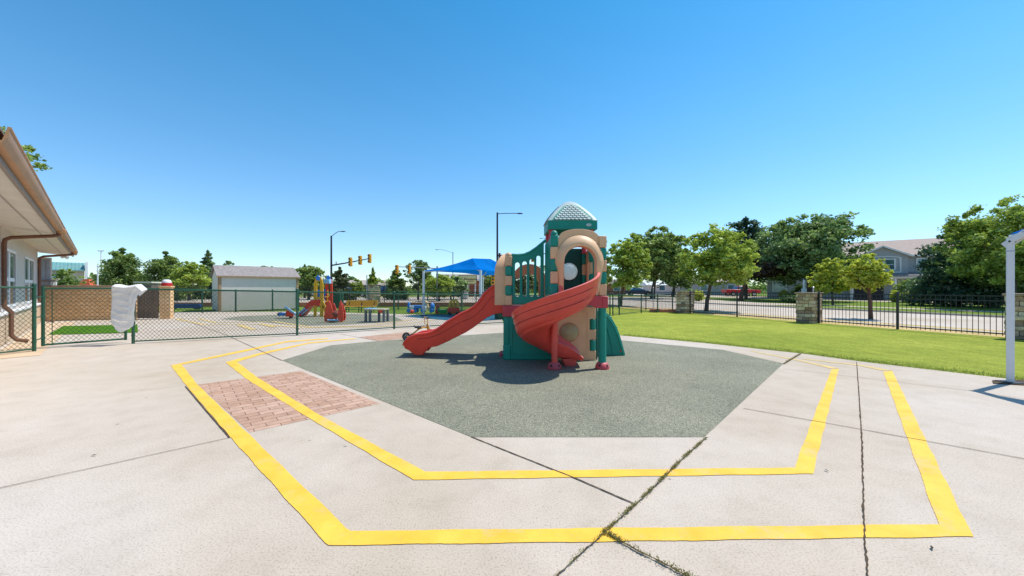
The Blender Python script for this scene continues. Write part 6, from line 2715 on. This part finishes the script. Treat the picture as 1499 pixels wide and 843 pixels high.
tag(o, 'orange ball on the grass in front of the toy train', 'ball')
tx, ty_ = G(640, 458.5)
t = thing('toy_figure', 'small red toy figure between the train and the green rocker', 'toy', (tx, ty_, 0))
m = MB()
m.lathe([(.11, 0), (.12, .12), (.08, .26), (.05, .3)], (0, 0, 0), 14)
m.build('body', M_ORED, t)
m = MB()
m.ball((0, 0, .36), .075)
m.build('head', M_BRK, t)
tx, ty_ = G(649, 459)
t = thing('toy_rocker', 'bright green boat-shaped rocker beside the toy car', 'toy', (tx, ty_, 0))
M_TG = plastic('toy_green', (.01, .42, .10), .15)
m = MB()
m.loft([[(u, w_ * s_ * .17, z_) for w_, z_ in ((-1, h0), (-.6, 0.02 + lo_), (.6, .02 + lo_), (1, h0))] for u, s_, h0, lo_ in ((-.3, .5, .34, .12), (-.18, 1, .22, .02), (.1, 1, .22, .0), (.28, .5, .30, .1))])
m.build('hull', M_TG, t, .02)
m = MB()
m.tube([(-.26, 0, .28), (-.24, 0, .42)], .03, 8)
m.tube([(-.24, -.1, .42), (-.24, .1, .42)], .02, 8)
m.build('handle', M_RED, t)
tx, ty_ = G(664.5, 461)
t = thing('toy_car', 'red and yellow ride-in toy car with a roof', 'toy car', (tx, ty_, 0))
m = MB()
m.plate(rrect(-.30, .30, .09, .40, .09), [], -.22, .22, lambda u, v, w: (u, w, v))
m.build('body', M_RED, t, .03)
m = MB()
m.plate([(-.27, .40), (.27, .40), (.20, .72), (.12, .80), (-.12, .80), (-.20, .72)], [[(-.20, .42), (-.04, .42), (-.04, .70), (-.13, .70)], [(.04, .42), (.20, .42), (.13, .70), (.04, .70)]], -.2, -.15, lambda u, v, w: (u, w, v))
m.plate([(-.27, .40), (.27, .40), (.20, .72), (.12, .80), (-.12, .80), (-.20, .72)], [[(-.20, .42), (-.04, .42), (-.04, .70), (-.13, .70)], [(.04, .42), (.20, .42), (.13, .70), (.04, .70)]], .15, .2, lambda u, v, w: (u, w, v))
m.box(-.14, .14, -.148, .148, .76, .80)
m.build('roof_frame', M_YEL, t, .01)
for q in (-.2, .2):
    for s_ in (-.22, .22):
        m = MB()
        m.lathe([(.08, -.03), (.09, 0), (.08, .03)], (q, s_, .09), 14, 'y')
        m.build('wheel', M_TYRE, t)
# bin
tx, ty_ = G(732, 467)
t = thing('litter_bin', 'dark green round litter bin seen under the wavy slide', 'bin', (tx, ty_, 0))
m = MB()
m.lathe([(.22, 0.01), (.25, .38), (.26, .40), (.24, .42), (.22, .40), (.20, .05)], (0, 0, 0), 24)
m.build('body', M_GREEND, t)
m = MB()
for i in range(20):
    a_ = 2 * PI * i / 20
    m.beam((.235 * math.cos(a_), .235 * math.sin(a_), .03), (.262 * math.cos(a_), .262 * math.sin(a_), .38), .012, .012)
m.build('slats', M_FGREEN, t)

# tricycle --------------------------------------------------------------------
tx, ty_ = G(594.5, 498)
tx += .231
ty_ -= .276
tr = thing('tricycle', 'orange framed tricycle with black seat, parked behind the low end of the red slide', 'tricycle', (tx, ty_, 0), R(40))
M_TRI = simple('tricycle_orange', (.72, .30, .03), .35)


def wheel(x_, y_, r_, w_, name='wheel'):
    m = MB()
    n = 24
    m.tube([(x_ + (r_ - .014) * math.cos(2 * PI * i / n), y_, r_ + (r_ - .014) * math.sin(2 * PI * i / n)) for i in range(n + 1)], .014 + w_, 8, cap=False)
    wo_ = m.build(name, M_TYRE, tr, 0, angle=60)
    m = MB()
    m.lathe([(r_ - .03, -.012), (r_ - .028, 0), (r_ - .03, .012)], (x_, y_, r_), 20, 'y')
    m.build('rim', simple('wheel_grey', (.30, .29, .30), .6), wo_)
    m = MB()
    m.lathe([(.022, -.03), (.022, .03)], (x_, y_, r_), 12, 'y')
    for i in range(5):
        a_ = 2 * PI * i / 5
        m.beam((x_, y_ - .014, r_), (x_ + (r_ - .03) * math.cos(a_), y_ - .014, r_ + (r_ - .03) * math.sin(a_)), .012, .006)
    m.build('hub', M_BLACK, wo_)


wheel(0, -.02, .105, .006)
wheel(0, .36, .105, .006)
wheel(.62, .17, .135, .006)
m = MB()
m.tube([(0, 0, .105), (0, .34, .105)], .014, 8)
m.tube([(0.0, .17, .105), (.13, .17, .20), (.28, .17, .30), (.42, .17, .335), (.52, .17, .33)], .020, 10)
m.tube([(.52, .17, .42), (.555, .17, .22)], .026, 10)
for s_ in (-.06, .06):
    m.tube([(.62, .17 + s_, .135), (.56, .17 + s_, .28), (.50, .17 + s_ * 1.4, .40), (.48, .17 + s_ * 1.4, .60)], .011, 8)
m.tube([(.56, .11, .28), (.56, .23, .28)], .011, 8)
m.tube([(.48, .06, .60), (.48, .28, .60)], .012, 8)
m.build('frame', M_TRI, tr, 0, angle=60)
m = MB()
m.tube([(.48, -.06, .60), (.48, .06, .60)], .016, 8)
m.tube([(.48, -.06, .60), (.36, -.08, .585)], .013, 8)
m.build('handlebar_grip', M_BLACK, tr)
m = MB()
m.tube([(.48, .28, .60), (.48, .40, .60)], .016, 8)
m.build('handlebar_grip', M_BLACK, tr)
m = MB()
m.ball((.24, .17, .345), .09, .085, .022)
m.tube([(.24, .17, .345), (.34, .17, .34)], .045, 8, .02)
m.tube([(.16, .09, .36), (.145, .17, .40), (.16, .25, .36)], .010, 6)
m.build('saddle', M_TYRE, tr)
m = MB()
m.box(.46, .60, .165, .175, .30, .40)
m.build('name_plate', M_WHITE, tr, .004)

# wall clock-like camera on street etc. are left out; done
